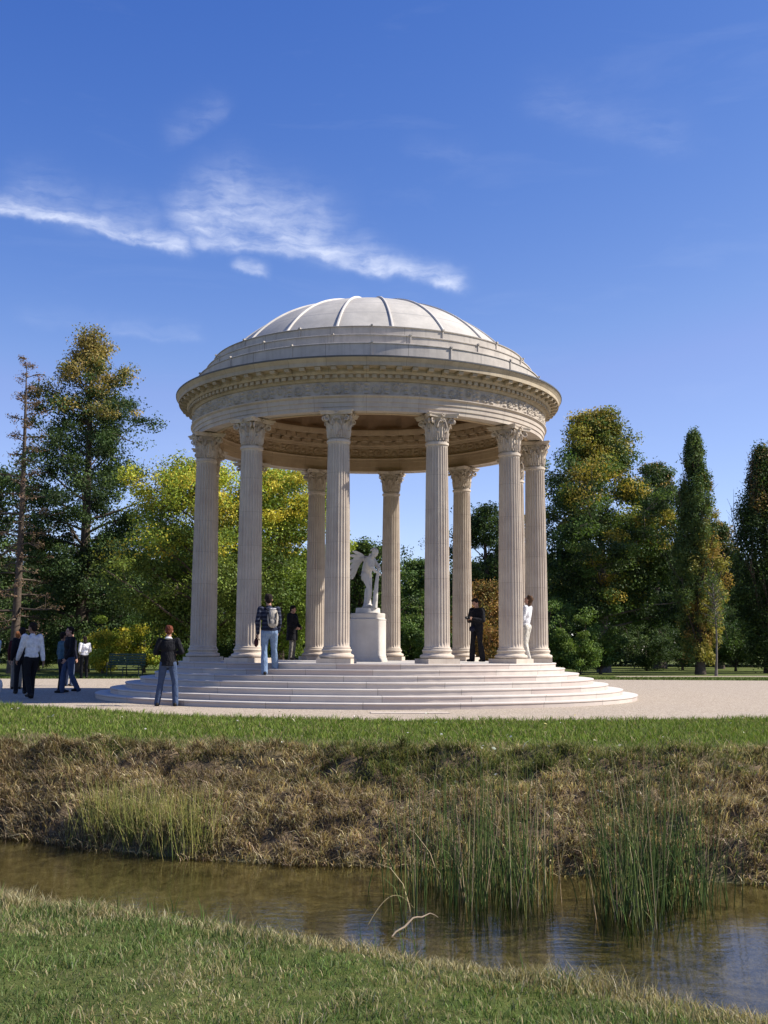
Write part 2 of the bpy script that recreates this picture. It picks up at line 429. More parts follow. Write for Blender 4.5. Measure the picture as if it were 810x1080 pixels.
    # the deep, saturated blue of a clear autumn noon: a response curve per channel
    sc_ = nb.n('ShaderNodeSeparateColor', {0: sky.outputs[0]}); ch = []
    for i_, (k_, g_, m_) in enumerate(((9.3, 2.08, 1.14), (1.85, 1.43, .98), (.93, .78, 1.6))):
        v_ = nb.math('MULTIPLY', nb.math('POWER', sc_.outputs[i_], g_), k_ * .098 ** (g_ - 1))
        ch.append(nb.math('MINIMUM', v_, nb.math('MULTIPLY', sc_.outputs[i_], m_)))
    tint = nb.n('ShaderNodeCombineColor', {0: ch[0], 1: ch[1], 2: ch[2]}).outputs[0]
    c = nb.mix(nb.math('MULTIPLY', dens, .72), tint, (7.4, 7.6, 8.1))
    bg = nb.n('ShaderNodeBackground', {0: c, 1: .100})
    t.links.new(bg.outputs[0], out.inputs[0])
build_world()
scene.view_settings.view_transform = 'Standard'; scene.view_settings.look = 'None'
scene.view_settings.exposure = 0.76; scene.view_settings.gamma = 1.0
scene.cycles.use_denoising = True
scene.cycles.max_bounces = 6; scene.cycles.transparent_max_bounces = 12; scene.cycles.diffuse_bounces = 3
scene.cycles.caustics_reflective = False; scene.cycles.caustics_refractive = False

# ------------------------------------------------------------------ terrain
def far_crest(x): return np.interp(x, [-40, -12, -4.8, -2.2, .4, 2.8, 5.6, 12, 40], [2, -12.6, -15.2, -15.4, -16.05, -16.2, -15.9, -16.6, -20])
def far_edge(x): return np.interp(x, [-40, -12, -4.3, -2.9, -1.7, -.7, 1.4, 2.4, 3.8, 6, 12, 40], [0, -14.3, -16.55, -17.4, -18, -18.25, -18.6, -18.8, -19.15, -19.7, -21, -26])
def near_crest(x): return np.interp(x, [-40, -10, -2.4, -1.2, .1, .8, 2.1, 6, 40], [-8, -18.7, -22.4, -22.95, -23.75, -24.15, -24.95, -27.6, -46])
def height(x, y, rough=True):
    fc, fe, nc = far_crest(x), far_edge(x), near_crest(x); ne = nc + .8; mid = (fe + ne) / 2
    K = [nc - 60, nc - 2.5, nc - .25, nc + .2, ne, mid, fe - .0, fe + .28, (fc + fe) / 2 + .15, fc, fc + 1.2, fc + 200]
    Z = [-.40, -.43, -.50, -.60, -1.05, -1.30, -1.06, -.78, -.42, -.06, 0, 0]
    z = np.zeros_like(x) + Z[0]
    for i in range(len(K) - 1):
        t = np.clip((y - K[i]) / (K[i + 1] - K[i]), 0, 1)
        if i in (0, 3, 4, 5, 8, 9): t = t * t * (3 - 2 * t)
        z = np.where(y > K[i], Z[i] + (Z[i + 1] - Z[i]) * t, z)
    if rough:
        bank = sstep(fe - .1, fe + .15, y) * (1 - sstep(fc - .25, fc + .35, y))
        z = z + bank * ((fbm(x * 3.2, y * 3.6, 3) - .5) * .36 + (fbm(x * 9, y * 9, 5) - .5) * .22)
        bed = sstep(ne, ne + .4, y) * (1 - sstep(fe - .4, fe, y))
        z = z + bed * (fbm(x * 1.5, y * 1.8, 8) - .60) * .14
        nb_ = 1 - sstep(nc - .1, nc + .5, y)
        z = z + nb_ * ((fbm(x * 1.6, y * 1.6, 9) - .5) * .10 + (fbm(x * 7, y * 7, 4) - .5) * .03)
    return z
def axis(fine0, fine1, step, lo, hi, g=1.25):
    a = list(np.arange(fine0, fine1, step)); s = step; x = a[-1]
    while x < hi: s *= g; x += s; a.append(x)
    s = step; x = a[0]
    while x > lo: s *= g; x -= s; a.insert(0, x)
    return np.array(a)
gx = axis(-8, 9, .075, -600, 600); gy = axis(-31, -14.6, .07, -120, 1500)
X, Y = np.meshgrid(gx, gy, indexing='ij'); Z = height(X, Y)
fe, fc, nc = far_edge(X), far_crest(X), near_crest(X)
bank = sstep(fe - .1, fe + .1, Y) * (1 - sstep(fc - .45, fc + .35, Y + (fbm(X * 1.5, Y * 1.5, 2) - .5) * .9))
nearedge = .75 * sstep(nc - .35, nc + .1, Y) * (1 - sstep(nc + .8, nc + .9, Y))
bed = sstep(nc + .75, nc + .95, Y) * (1 - sstep(fe - .12, fe + .05, Y))
colr = np.stack([np.maximum(bank, nearedge), bed, np.zeros_like(bed)], -1).reshape(-1, 3)
ground = np_mesh('ground', np.stack([X, Y, Z], -1).reshape(-1, 3), grid_faces(len(gx), len(gy)), M['ground'], None, True, colr)
tag(ground, kind='structure')

wx = np.arange(-38, 38.01, .5)
WV = np.stack([np.repeat(wx, 2), np.stack([near_crest(wx) + .45, far_edge(wx) + .5], 1).ravel(), np.full(len(wx) * 2, -1.05)], 1)
water = np_mesh('stream_water', WV, grid_faces(len(wx), 2), M['water']); tag(water, kind='structure')

# gravel apron: front edge, right arm, back edge, left arm
FRONT = [(-60, 14), (-30, 2.5), (-15, -2.6), (-11, -3.9), (-8.05, -5.6), (-5.13, -8.0), (-2.74, -9.9), (.36, -10.6), (3.75, -10.4), (5.54, -10.0), (7.6, -9.5), (11, -8.6), (18, -7.0), (34, -4.5), (70, 0)]
BACK = [(70, 16), (34, 18.2), (17, 18.7), (12, 18.8), (6, 19.3), (0, 19.2), (-6, 17.8), (-12, 16.4), (-16, 15.7), (-24, 17.5), (-36, 24), (-60, 36)]
def dense(L, wob, seed):
    P = np.array(L, float); s = np.r_[0, np.cumsum(np.hypot(*np.diff(P, axis=0).T))]
    t = np.arange(0, s[-1], .15); x = np.interp(t, s, P[:, 0]); y = np.interp(t, s, P[:, 1])
    return np.stack([x, y + (fbm(x * 1.3, y * 1.3, seed, 4) - .5) * wob], 1)
fr_, bk_ = dense(FRONT, .5, 11), dense(BACK, .3, 12)
bm = bmesh.new()
for k in range(len(fr_) - 1):
    pass
xs = np.arange(-60, 70, .15)
fy = np.interp(xs, fr_[:, 0], fr_[:, 1]); bk_s = bk_[np.argsort(bk_[:, 0])]; by = np.interp(xs, bk_s[:, 0], bk_s[:, 1])
bm.free()
GV = np.stack([np.repeat(xs, 2), np.stack([fy, by], 1).ravel(), np.full(len(xs) * 2, .006)], 1)
gravel = np_mesh('gravel_path', GV, grid_faces(len(xs), 2), M['gravel']); tag(gravel, kind='structure')
# second path far right
P2 = np.array([(12, 25.6), (16.5, 26.9), (20.2, 27.7), (40, 31), (80, 40)], float)
V2 = np.concatenate([P2 - [0, .9], P2 + [0, .9]]); V2 = np.c_[V2, np.full(len(V2), .006)]
n2_ = len(P2); p2 = np_mesh('garden_path', V2, [[i, i + 1, n2_ + i + 1, n2_ + i] for i in range(n2_ - 1)], M['gravel']); tag(p2, kind='structure')
def in_gravel(x, y):
    return (y > np.interp(x, fr_[:, 0], fr_[:, 1])) & (y < np.interp(x, bk_s[:, 0], bk_s[:, 1]))

# ------------------------------------------------------------------ grass
def blades(name, x, y, z, h, w, lean, col, mat, dirx=None, label=None, cat=None, kind='stuff', curl=.5, parent=None):
    n = len(x); a = rng.uniform(0, 2 * PI, n)
    la = rng.uniform(0, 2 * PI, n) if dirx is None else dirx
    sx, sy = np.cos(a) * w / 2, np.sin(a) * w / 2
    lx, ly = np.cos(la) * lean * h, np.sin(la) * lean * h
    b = np.stack([x, y, z], 1); s = np.stack([sx, sy, np.zeros(n)], 1)
    m = b + np.stack([lx * .35, ly * .35, h * .58], 1)
    tipz = h * np.sqrt(np.clip(1 - (lean * curl) ** 2, .1, 1))
    t = b + np.stack([lx, ly, tipz], 1)
    V = np.stack([b - s, b + s, m - s * .8, m + s * .8, t], 1).reshape(-1, 3)
    k = np.arange(n) * 5
    F = np.stack([k, k + 1, k + 3, k + 2], 1); F3 = np.stack([k + 2, k + 3, k + 4], 1)
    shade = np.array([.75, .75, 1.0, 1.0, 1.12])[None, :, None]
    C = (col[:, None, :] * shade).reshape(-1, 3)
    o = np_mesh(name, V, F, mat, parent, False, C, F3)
    if kind: tag(o, label, cat, kind=kind)
    return o
def pal(n, cols, wts, jit=.2):
    cols = np.array(cols); i = rng.choice(len(cols), n, p=np.array(wts) / sum(wts))
    return cols[i] * rng.uniform(1 - jit, 1 + jit, (n, 1)) * rng.uniform(.93, 1.07, (n, 3))

# near lawn
n = 300000
x = rng.uniform(-4.6, 4.2, n); y = rng.uniform(-28.4, -20.5, n)
keep = (y < near_crest(x) + .35) & (abs(x - .43) < (y + 30.75) * .46 + .9)
x, y = x[keep], y[keep]
den = fbm(x * 4, y * 4, 21); keep = rng.random(len(x)) < .25 + 1.1 * den; x, y = x[keep], y[keep]
cl = fbm(x * 3.1, y * 3.1, 22); dry = fbm(x * 1.7, y * 1.7, 23); n = len(x)
edge = sstep(near_crest(x) - .62, near_crest(x) + .02, y)
h = (.018 + .095 * cl ** 2.4) * rng.uniform(.5, 1.5, n) * (1 + edge * .7)
isdry = rng.random(n) < np.clip(.27 + 1.0 * (dry - .42) * 2.2 + edge * .8, .10, .98)
cg = pal(n, [(.115, .175, .045), (.16, .22, .066), (.065, .11, .028), (.24, .27, .12)], [4, 4, 4, 1.5], .3) * (.55 + .9 * fbm(x * 2.3, y * 2.3, 25)[:, None])
cdry = pal(n, [(.38, .32, .17), (.30, .25, .13), (.48, .42, .27), (.22, .18, .09)], [4, 3, 1.5, 2], .2)
col = np.where(isdry[:, None], cdry, cg)
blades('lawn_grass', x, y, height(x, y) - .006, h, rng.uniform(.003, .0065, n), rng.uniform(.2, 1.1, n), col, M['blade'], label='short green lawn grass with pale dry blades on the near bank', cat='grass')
# tall odd blades along the near edge
n = 210; x = rng.uniform(-3, 1.6, n); y = near_crest(x) + rng.uniform(-.1, .6, n)
cx_ = vnoise(x * 2.1, y * 0, 41); keep = rng.random(n) < .15 + 1.2 * sstep(.45, .8, cx_); x, y = x[keep], y[keep]; n = len(x)
blades('edge_grass', x, y, height(x, y), rng.uniform(.06, .24, n), rng.uniform(.004, .008, n), rng.uniform(.1, .5, n),
       pal(n, [(.10, .17, .04), (.24, .23, .10), (.07, .13, .03)], [3, 2, 2]), M['blade'], label='taller thin grass blades along the near water edge', cat='grass')

# far lawn strip between gravel and bank
n = 240000
x = rng.uniform(-12, 12, n); y = rng.uniform(-17, -2.5, n)
keep = (abs(x - .43) < (y + 30.75) * .37 + .8) & (y > far_crest(x) - .45) & (~in_gravel(x, y - .03 - .32 * rng.random(len(x)) ** 3 * (vnoise(x * 2.2, y * 0, 44) > .35)))
x, y = x[keep], y[keep]
dd = y - far_crest(x); dn = fbm(x * 1.6, y * 1.6, 31); n = len(x)
isdry = rng.random(n) < np.clip(1.05 - sstep(-.2, 1.1, dd + (dn - .5) * 1.2) * 1.0, .10, .9)
h = rng.uniform(.03, .075, n) * (1 + .8 * (fbm(x * 5, y * 5, 32) > .58))
col = np.where(isdry[:, None], pal(n, [(.30, .235, .13), (.37, .30, .18), (.20, .17, .085)], [3, 2, 2]), pal(n, [(.15, .205, .036), (.19, .245, .048), (.105, .16, .028), (.28, .275, .095)], [4, 3, 3, 1], .25))
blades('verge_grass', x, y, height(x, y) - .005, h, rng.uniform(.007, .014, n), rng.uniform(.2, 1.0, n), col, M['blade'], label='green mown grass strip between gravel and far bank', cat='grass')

# bank: dry hanging tussocks
nt = 3600
tx = rng.uniform(-10, 9.5, nt); tt = rng.uniform(-.02, 1.05, nt); ty = far_edge(tx) + (far_crest(tx) - far_edge(tx)) * tt
keep = abs(tx - .43) < (ty + 30.75) * .37 + .8; tx, ty, tt = tx[keep], ty[keep], tt[keep]
per = 46; m = len(tx)
grn = (fbm(tx * .8 + 3, ty * 1.2, 51) * .8 + .3 * tt + .09 * (tx > 0) + rng.uniform(-.1, .1, m))
x = np.repeat(tx, per) + rng.normal(0, .075, m * per); y = np.repeat(ty, per) + rng.normal(0, .06, m * per); n = m * per
g = np.repeat(grn, per) + rng.normal(0, .07, n)
tone = np.repeat(rng.uniform(.42, 1.35, m) * (.65 + .7 * fbm(tx * 2.4, ty * 2.4, 77)), per)[:, None]
cd_ = pal(n, [(.45, .345, .205), (.58, .465, .30), (.31, .225, .135), (.66, .56, .39), (.14, .095, .058)], [4, 3, 4, 1.4, 3])
cg_ = pal(n, [(.19, .20, .075), (.13, .16, .052), (.27, .26, .11)], [3, 3, 2])
col = np.where((g > .80)[:, None], cg_, cd_) * tone
da = -PI / 2 + rng.normal(0, .9, n)
big = np.repeat(rng.uniform(.6, 1.5, m), per)
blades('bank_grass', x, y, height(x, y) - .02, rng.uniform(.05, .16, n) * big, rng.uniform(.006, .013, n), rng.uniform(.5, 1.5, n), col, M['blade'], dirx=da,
       label='brown dry tussock grass covering the far bank', cat='dry grass', curl=.6)

# fallen leaves and pale litter scattered on the far bank and lawn
n = 170; x = np.r_[rng.normal(2.6, 1.6, 80), rng.uniform(-6.5, 7.5, 90)]
y = np.r_[far_crest(x[:80]) - rng.uniform(-.4, 1.6, 80), far_crest(x[80:]) + rng.uniform(-1.2, 5.0, 90)]
keep = ~in_gravel(x, y); x, y = x[keep], y[keep]
x = np.r_[x, rng.uniform(-9, 10, 70)]; y = np.r_[y, rng.uniform(-10.2, -7.6, 70)]; n = len(x)
a = rng.uniform(0, 2 * PI, n); s = rng.uniform(.012, .032, n) * np.where(rng.random(n) < .08, 1.8, 1); c = np.stack([x, y, height(x, y) + np.where(in_gravel(x, y), .02, .05)], 1)
u = np.stack([np.cos(a) * s, np.sin(a) * s, rng.uniform(-.3, .3, n) * s], 1); v = np.stack([-np.sin(a) * s * .6, np.cos(a) * s * .6, rng.uniform(.1, .7, n) * s], 1)
V = np.stack([c - u, c - v, c + u, c + v], 1).reshape(-1, 3); k = np.arange(n) * 4
col = np.repeat(pal(n, [(.62, .60, .55), (.42, .36, .26), (.5, .42, .16)], [3, 3, 1]), 4, axis=0)
tag(np_mesh('fallen_leaves', V, np.stack([k, k + 1, k + 2, k + 3], 1), M['leaf'], None, False, col), 'pale fallen leaves scattered over the far bank and lawn', 'fallen leaves', kind='stuff')

# grass behind the gravel (visible edges)
n = 60000
x = rng.uniform(-34, 40, n); y = rng.uniform(14, 30, n); keep = (~in_gravel(x, y)) & (y < np.interp(x, bk_s[:, 0], bk_s[:, 1]) + 4)
x, y = x[keep], y[keep]; n = len(x)
blades('meadow_grass', x, y, np.zeros(n), rng.uniform(.04, .11, n), rng.uniform(.02, .04, n), rng.uniform(.2, 1, n), pal(n, [(.07, .11, .025), (.10, .14, .035), (.14, .15, .05)], [3, 3, 1]), M['blade'],
       label='grass at the back edge of the gravel', cat='grass')

# ------------------------------------------------------------------ the temple
TH0 = -.1442; RC = 4.55; ZF = .924; ZN = 6.142; ZT = 6.82
temple = empty('rotunda_temple')
tag(temple, 'round domed limestone temple with twelve fluted columns standing on circular steps', 'temple')
RS = [7.13, 6.76, 6.39, 6.02, 5.65, 5.28, 5.05]
for i, r in enumerate(RS):
    z0 = .132 * i - (.05 if i == 0 else 0); z1 = .132 * (i + 1); rin = (RS[i + 1] - .12) if i < 6 else 0.02
    prof = [(r - .018, z0), (r - .018, z1 - .045), (r - .008, z1 - .036), (r, z1 - .028), (r, z1 - .010), (r - .004, z1 - .003), (r - .012, z1), (rin, z1)]
    def dsp(T, z, K, r=r, i=i):
        q = (vnoise(T * 28 + i * 7, z * 0 + i, 60) - .5) * .012
        return np.where(K < 7, q, 0)
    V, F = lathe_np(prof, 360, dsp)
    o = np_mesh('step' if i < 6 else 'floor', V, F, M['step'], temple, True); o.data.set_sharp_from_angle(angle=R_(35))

def fluted_shaft():
    nf, per = 24, 8; seg = nf * per
    th = np.linspace(0, 2 * PI, seg, endpoint=False); ph = (np.arange(seg) % per) / per
    zs = [0, .03, .05, .09, .16, .3, .8, 1.4, 2.0, 2.6, 3.2, 3.8, 4.3, 4.65, 4.76, 4.80, 4.815, 4.83, 4.86, 4.885]
    V = []
    H_ = 4.885
    for z in zs:
        t = z / H_; r = .300 - .045 * (t ** 1.7)
        if z < .05: r += .022
        if z > 4.81: r += .004 if z < 4.82 else .026
        f = 1.0 if .15 < z < 4.77 else (.0 if z < .08 or z > 4.79 else .45)
        fl = np.where(ph < .74, np.sin(np.clip(ph / .74, 0, 1) * PI) ** .6, 0) * .026 * f
        rr = r - fl
        V.append(np.stack([rr * np.cos(th), rr * np.sin(th), np.full(seg, z)], 1))
    V = np.array(V).transpose(1, 0, 2).reshape(-1, 3)
    return V, grid_faces(seg, len(zs), True)
a_ = Acc(); a_.add(*fluted_shaft()); shaft0 = a_.build('shaft', M['shaft'], None, True, 40)
COL.objects.unlink(shaft0)

def base_mesh():
    a = Acc()
    tor = lambda zc, rc, rr, n=9: [(rc + rr * math.cos(t), zc + rr * math.sin(t)) for t in np.linspace(-PI / 2, PI / 2, n)]
    prof = [(.01, .115), (.36, .115)] + tor(.165, .358, .048) + [(.352, .217), (.345, .222)] + [(.345 - .018 * math.sin(t), .222 + .045 * t / PI) for t in np.linspace(.3, PI - .3, 6)] + \
        [(.338, .268), (.338, .273)] + tor(.303, .322, .030) + [(.318, .336), (.318, .345), (.01, .345)]
    V, F = lathe_np(prof, 64); a.add(V, F)
    a.box((0, 0, .0575), (.80, .80, .115))
    return a
base0 = base_mesh().build('column_base', M['stone'], None, True, 40); COL.objects.unlink(base0)

def capital_acc():
    a = Acc(); H_ = .70
    prof = [(.24, 0), (.245, .02), (.24, .04), (.232, .05), (.236, .30), (.262, .46), (.305, .56), (.325, .58), (.01, .58)]
    V, F = lathe_np(prof, 48); a.add(V, F)
    def leaf(ang, z0, hgt, wid, r0, curl, thick=.018, slope=.0):
        nu, nv = 13, 9
        u = np.linspace(-1, 1, nu); v = np.linspace(0, 1, nv)
        U, W = np.meshgrid(u, v, indexing='ij')
        w = wid * (.62 + .5 * np.sin(np.clip(W, 0, 1) * PI * .8 + .4)) * (1 - .55 * W ** 4) * (1 + .10 * np.sin(W * 22))
        out = r0 + .014 + slope * W + curl * np.clip(W - .5, 0, 1) ** 2 * 4 * .5 + .028 * (1 - np.abs(U)) * (.5 + .5 * W)
        out = out + .014 * np.cos(U * PI * 3.0) * (1 - W * .3)
        zz = z0 + hgt * (W - .30 * np.clip(W - .72, 0, 1) ** 1.2 * 4 * .55) - .03 * np.abs(U) ** 2 * W
        lat = U * w / 2
        x = out * math.cos(ang) - lat * math.sin(ang); y = out * math.sin(ang) + lat * math.cos(ang)
        x -= np.abs(U) ** 2 * .012 * math.cos(ang); y -= np.abs(U) ** 2 * .012 * math.sin(ang)
        a.add(np.stack([x, y, zz], -1).reshape(-1, 3), grid_faces(nu, nv))
        # closed underside so that the leaf has body
        a.add(np.stack([x - thick * math.cos(ang), y - thick * math.sin(ang), zz - thick * .6], -1).reshape(-1, 3), grid_faces(nu, nv)[:, ::-1])
    for k in range(8):
        leaf(k * PI / 4 + PI / 8, .045, .235, .20, .236, .085)
    for k in range(8):
        leaf(k * PI / 4, .10, .37, .19, .245, .10, slope=.015)
    for k in range(8):
        leaf(k * PI / 4 + PI / 8, .34, .185, .10, .262, .07, slope=.03)
    # corner volutes: spiral bands under each abacus corner
    for k in range(4):
        ang = PI / 4 + k * PI / 2
        for sgn in (-1, 1):
            t = np.linspace(0, 3.6 * PI, 34); rad = .066 * (1 - t / (3.6 * PI)) ** .8 + .010
            cx, cz = .395, .505
            px = cx + rad * np.cos(PI * .5 + t) ; pz = cz + rad * np.sin(PI * .5 + t) * .95
            stem = np.array([[.262, .30], [.275, .38], [.30, .46], [.335, .535]])
            P = np.vstack([stem, np.stack([px, pz], 1)])
            off = sgn * np.linspace(.055, .018, len(P))
            pts = np.stack([P[:, 0] * math.cos(ang) - off * math.sin(ang), P[:, 0] * math.sin(ang) + off * math.cos(ang), P[:, 1]], 1)
            tube(a, pts, np.r_[np.linspace(.013, .020, 5), np.linspace(.020, .013, len(P) - 5)], 6)
    # small inner helices and a flower on each side
    for k in range(4):
        ang = k * PI / 2
        for sgn in (-1, 1):
            t = np.linspace(0, 2.6 * PI, 20); rad = .036 * (1 - t / (2.6 * PI)) + .006
            P = np.stack([sgn * (.045 + 0 * t) - sgn * rad * np.sin(t), .515 + rad * np.cos(t)], 1)
            P = np.vstack([[sgn * .12, .36], [sgn * .10, .45], P])
            pts = np.stack([.315 * math.cos(ang) - P[:, 0] * math.sin(ang), .315 * math.sin(ang) + P[:, 0] * math.cos(ang), P[:, 1]], 1)
            tube(a, pts, .012, 5)
        for j in range(6):
            b = j * PI / 3
            c = (.375 * math.cos(ang) - .03 * math.cos(b) * math.sin(ang), .375 * math.sin(ang) + .03 * math.cos(b) * math.cos(ang), .632 + .03 * math.sin(b))
            a.box(c, (.03, .03, .03))
    # abacus with concave sides and cut corners
    pts = []
    for k in range(4):
        a0 = k * PI / 2
        for s in np.linspace(-1, 1, 9):
            d = .335 + .075 * s * s; l = s * .375
            pts.append((d * math.cos(a0) - l * math.sin(a0), d * math.sin(a0) + l * math.cos(a0)))
    pts = np.array(pts); nn = len(pts)
    rings = [(1.0 * .93, .585), (.95, .605), (.95, .625), (1.0, .645), (1.03, .655), (1.03, .68)]
    V = np.array([[(p[0] * s, p[1] * s, z) for s, z in rings] for p in pts]).reshape(-1, 3)
    a.add(V, grid_faces(nn, len(rings), True))
    for s, z in (rings[0], rings[-1]):
        a.add(np.vstack([np.c_[pts * s, np.full(nn, z)], [0, 0, z]]), F3=[[i, (i + 1) % nn, nn] for i in range(nn)])
    return a
cap0 = capital_acc().build('capital', M['capital'], None, True, 45); COL.objects.unlink(cap0)

for k in range(12):
    th = TH0 + k * PI / 6
    c = empty('column', (RC * math.sin(th), -RC * math.cos(th), ZF), th, temple)
    for src, z in ((base0, 0), (shaft0, .34), (cap0, ZN - ZF)):
        o = src.copy(); link(o, c); o.location = (0, 0, z)
        if src is shaft0: o.scale = (1, 1, (ZN - ZF - .34) / 4.885)

# entablature -------------------------------------------------------------
SEG = 360
def part(name, prof, mat, seg=SEG, disp=None, sharp=30):
    V, F = lathe_np(prof, seg, disp); o = np_mesh(name, V, F, mat, temple, True); o.data.set_sharp_from_angle(angle=R_(sharp)); return o
part('architrave', [(4.33, 6.835), (4.40, 6.835), (4.405, 6.85), (4.69, 6.85), (4.695, 6.835), (4.775, 6.82), (4.778, 6.915), (4.80, 6.92), (4.803, 7.02), (4.81, 7.025), (4.825, 7.03), (4.828, 7.125), (4.84, 7.13), (4.865, 7.155), (4.88, 7.165), (4.88, 7.185), (4.80, 7.195)], M['architrave'])

def scroll(T, z, r0, z0, z1, amp, ncell, inward=1):
    """carved acanthus scrolls and rosettes as a height field"""
    u = T / (2 * PI) * ncell; cu = np.floor(u); fu = (u - cu) * 2 - 1
    v = (z - (z0 + z1) / 2) / ((z1 - z0) / 2)
    flip = np.where(cu % 2 == 0, 1, -1); v2 = v * flip
    asp = (2 * PI * r0 / ncell) / (z1 - z0)
    xx = fu * asp; rr = np.hypot(xx, v2 * 1.0); an = np.arctan2(v2, xx)
    spiral = np.cos(an - rr * 6.5)
    petals = .5 + .5 * np.cos(an * 6)
    ros = np.exp(-(rr / .34) ** 2) * (.4 + .6 * petals)
    sp = np.clip(spiral, 0, 1) ** .7 * (rr < .98) * (rr > .26) * (.55 + .45 * np.cos(an * 9 + rr * 11))
    leaf = np.exp(-((np.abs(xx) - asp * .93) / .22) ** 2) * (.5 + .5 * np.cos(v * 9)) * (np.abs(v) < .9)
    h = np.clip(np.maximum(np.maximum(ros, sp * .9), leaf * .8), 0, 1)
    edge = np.clip((1 - np.abs(v)) * 8, 0, 1)
    return amp * h * edge * inward
zz = np.linspace(7.195, 7.515, 24)
part('frieze', [(4.80, z) for z in zz], M['frieze'], 1800, lambda T, z, K: scroll(T, z, 4.8, 7.20, 7.51, .07, 64), 180)

def cornice_acc():
    a = Acc()
    prof = [(4.80, 7.515), (4.835, 7.525), (4.85, 7.545), (4.865, 7.555), (4.865, 7.57), (4.88, 7.575), (4.88, 7.665), (4.965, 7.67), (4.985, 7.70), (5.0, 7.72), (5.0, 7.80),
            (5.03, 7.815), (5.20, 7.82), (5.205, 7.81), (5.215, 7.81), (5.215, 7.90), (5.225, 7.91), (5.235, 7.935), (5.262, 7.965), (5.278, 7.985), (5.282, 8.0), (5.282, 8.02)]
    V, F = lathe_np(prof, SEG); a.add(V, F)
    for k in range(168):           # dentils
        t = 2 * PI * k / 168; Mz = np.array(Matrix.Rotation(t, 3, 'Z'))
        a.box((4.915 * math.sin(t), -4.915 * math.cos(t), 7.622), (.11, .075, .078), Mz)
    for k in range(84):            # modillions with a small curled front
        t = 2 * PI * k / 84; Mz = np.array(Matrix.Rotation(t, 3, 'Z'))
        for rr, sz, z in ((5.08, (.13, .17, .07), 7.772), (5.165, (.13, .03, .045), 7.786), (5.03, (.12, .06, .045), 7.738)):
            a.box((rr * math.sin(t), -rr * math.cos(t), z), sz, Mz)
    return a
cornice_acc().build('cornice', M['cornice'], temple, True, 30)
part('lead_flashing', [(5.284, 7.995), (5.296, 8.0), (5.298, 8.03), (5.26, 8.04), (4.70, 8.10)], M['lead'])
# three stepped rings, each with raised joint rolls
for i, (r, z0, z1, rin) in enumerate([(4.72, 8.06, 8.49, 4.46), (4.50, 8.47, 8.755, 4.26), (4.30, 8.735, 9.02, 3.8)]):
    a = Acc()
    V, F = lathe_np([(r, z0), (r, z1 - .035), (r + .022, z1 - .028), (r + .022, z1 - .006), (r + .012, z1), (rin, z1 + .02)], SEG); a.add(V, F)
    nj = 15
    for k in range(nj):
        t = 2 * PI * (k + (.0, .5, .0)[i] + .06) / nj; Mz = np.array(Matrix.Rotation(t, 3, 'Z'))
        a.box(((r + .008) * math.sin(t), -(r + .008) * math.cos(t), (z0 + z1) / 2 + .01), (.035, .03, (z1 - z0) - .06), Mz)
        a.box(((r + .016) * math.sin(t), -(r + .016) * math.cos(t), z1 + .008), (.055, .07, .035), Mz)
    a.build('stepped_ring', M['ring'], temple, True, 30)
# dome
RB, ZB, HD = 3.98, 9.03, 1.78
def domep(t):  # t 0..1 base->apex
    e = t * PI / 2
    rs = (RB * RB + HD * HD) / (2 * HD); t0 = math.asin(RB / rs); a = t0 * (1 - t)
    r1, z1 = rs * math.sin(a), ZB + HD - rs + rs * math.cos(a)
    r2, z2 = RB * math.cos(e), ZB + HD * math.sin(e)
    k = .18
    # blend of spherical cap and ellipse gives the fuller shoulder
    return r1 * (1 - k) + r2 * k, z1 * (1 - k) + z2 * k
prof = [(RB, ZB - .1)] + [domep(t) for t in np.linspace(0, .995, 40)]
dome = part('dome', prof, M['dome'], 180, None, 60)
for k in range(18):
    th = R_(9 + 20 * k); rib = Acc(); ts = np.linspace(0.0, .965, 40)
    pts = np.array([domep(t) for t in ts]); d = np.gradient(pts, axis=0); d /= np.linalg.norm(d, axis=1, keepdims=True)
    nrm = np.stack([d[:, 1], -d[:, 0]], 1)
    rows = []
    for w_, h_ in ((-.030, -.02), (-.028, .030), (-.018, .042), (.018, .042), (.028, .030), (.030, -.02)):
        q = pts + nrm * h_; ww = w_ * (1 - .45 * ts)
        rows.append(np.stack([q[:, 0] * math.sin(th) + ww * math.cos(th), -q[:, 0] * math.cos(th) + ww * math.sin(th), q[:, 1]], 1))
    V = np.array(rows).reshape(-1, 3); rib.add(V, grid_faces(6, 40)[:, ::-1])
    e = V.reshape(6, 40, 3)[:, 0]; rib.add(e, F3=[[0, i, i + 1] for i in range(1, 5)])
    rib.build('rib', M['rib'], dome, True, 30)
zt = domep(.93)[1]
V, F = lathe_np([(.30, zt - .02), (.32, zt + .06), (.30, zt + .085), (.01, zt + .10)], 40)
np_mesh('crown_cap', V, F, M['rib'], dome, True)

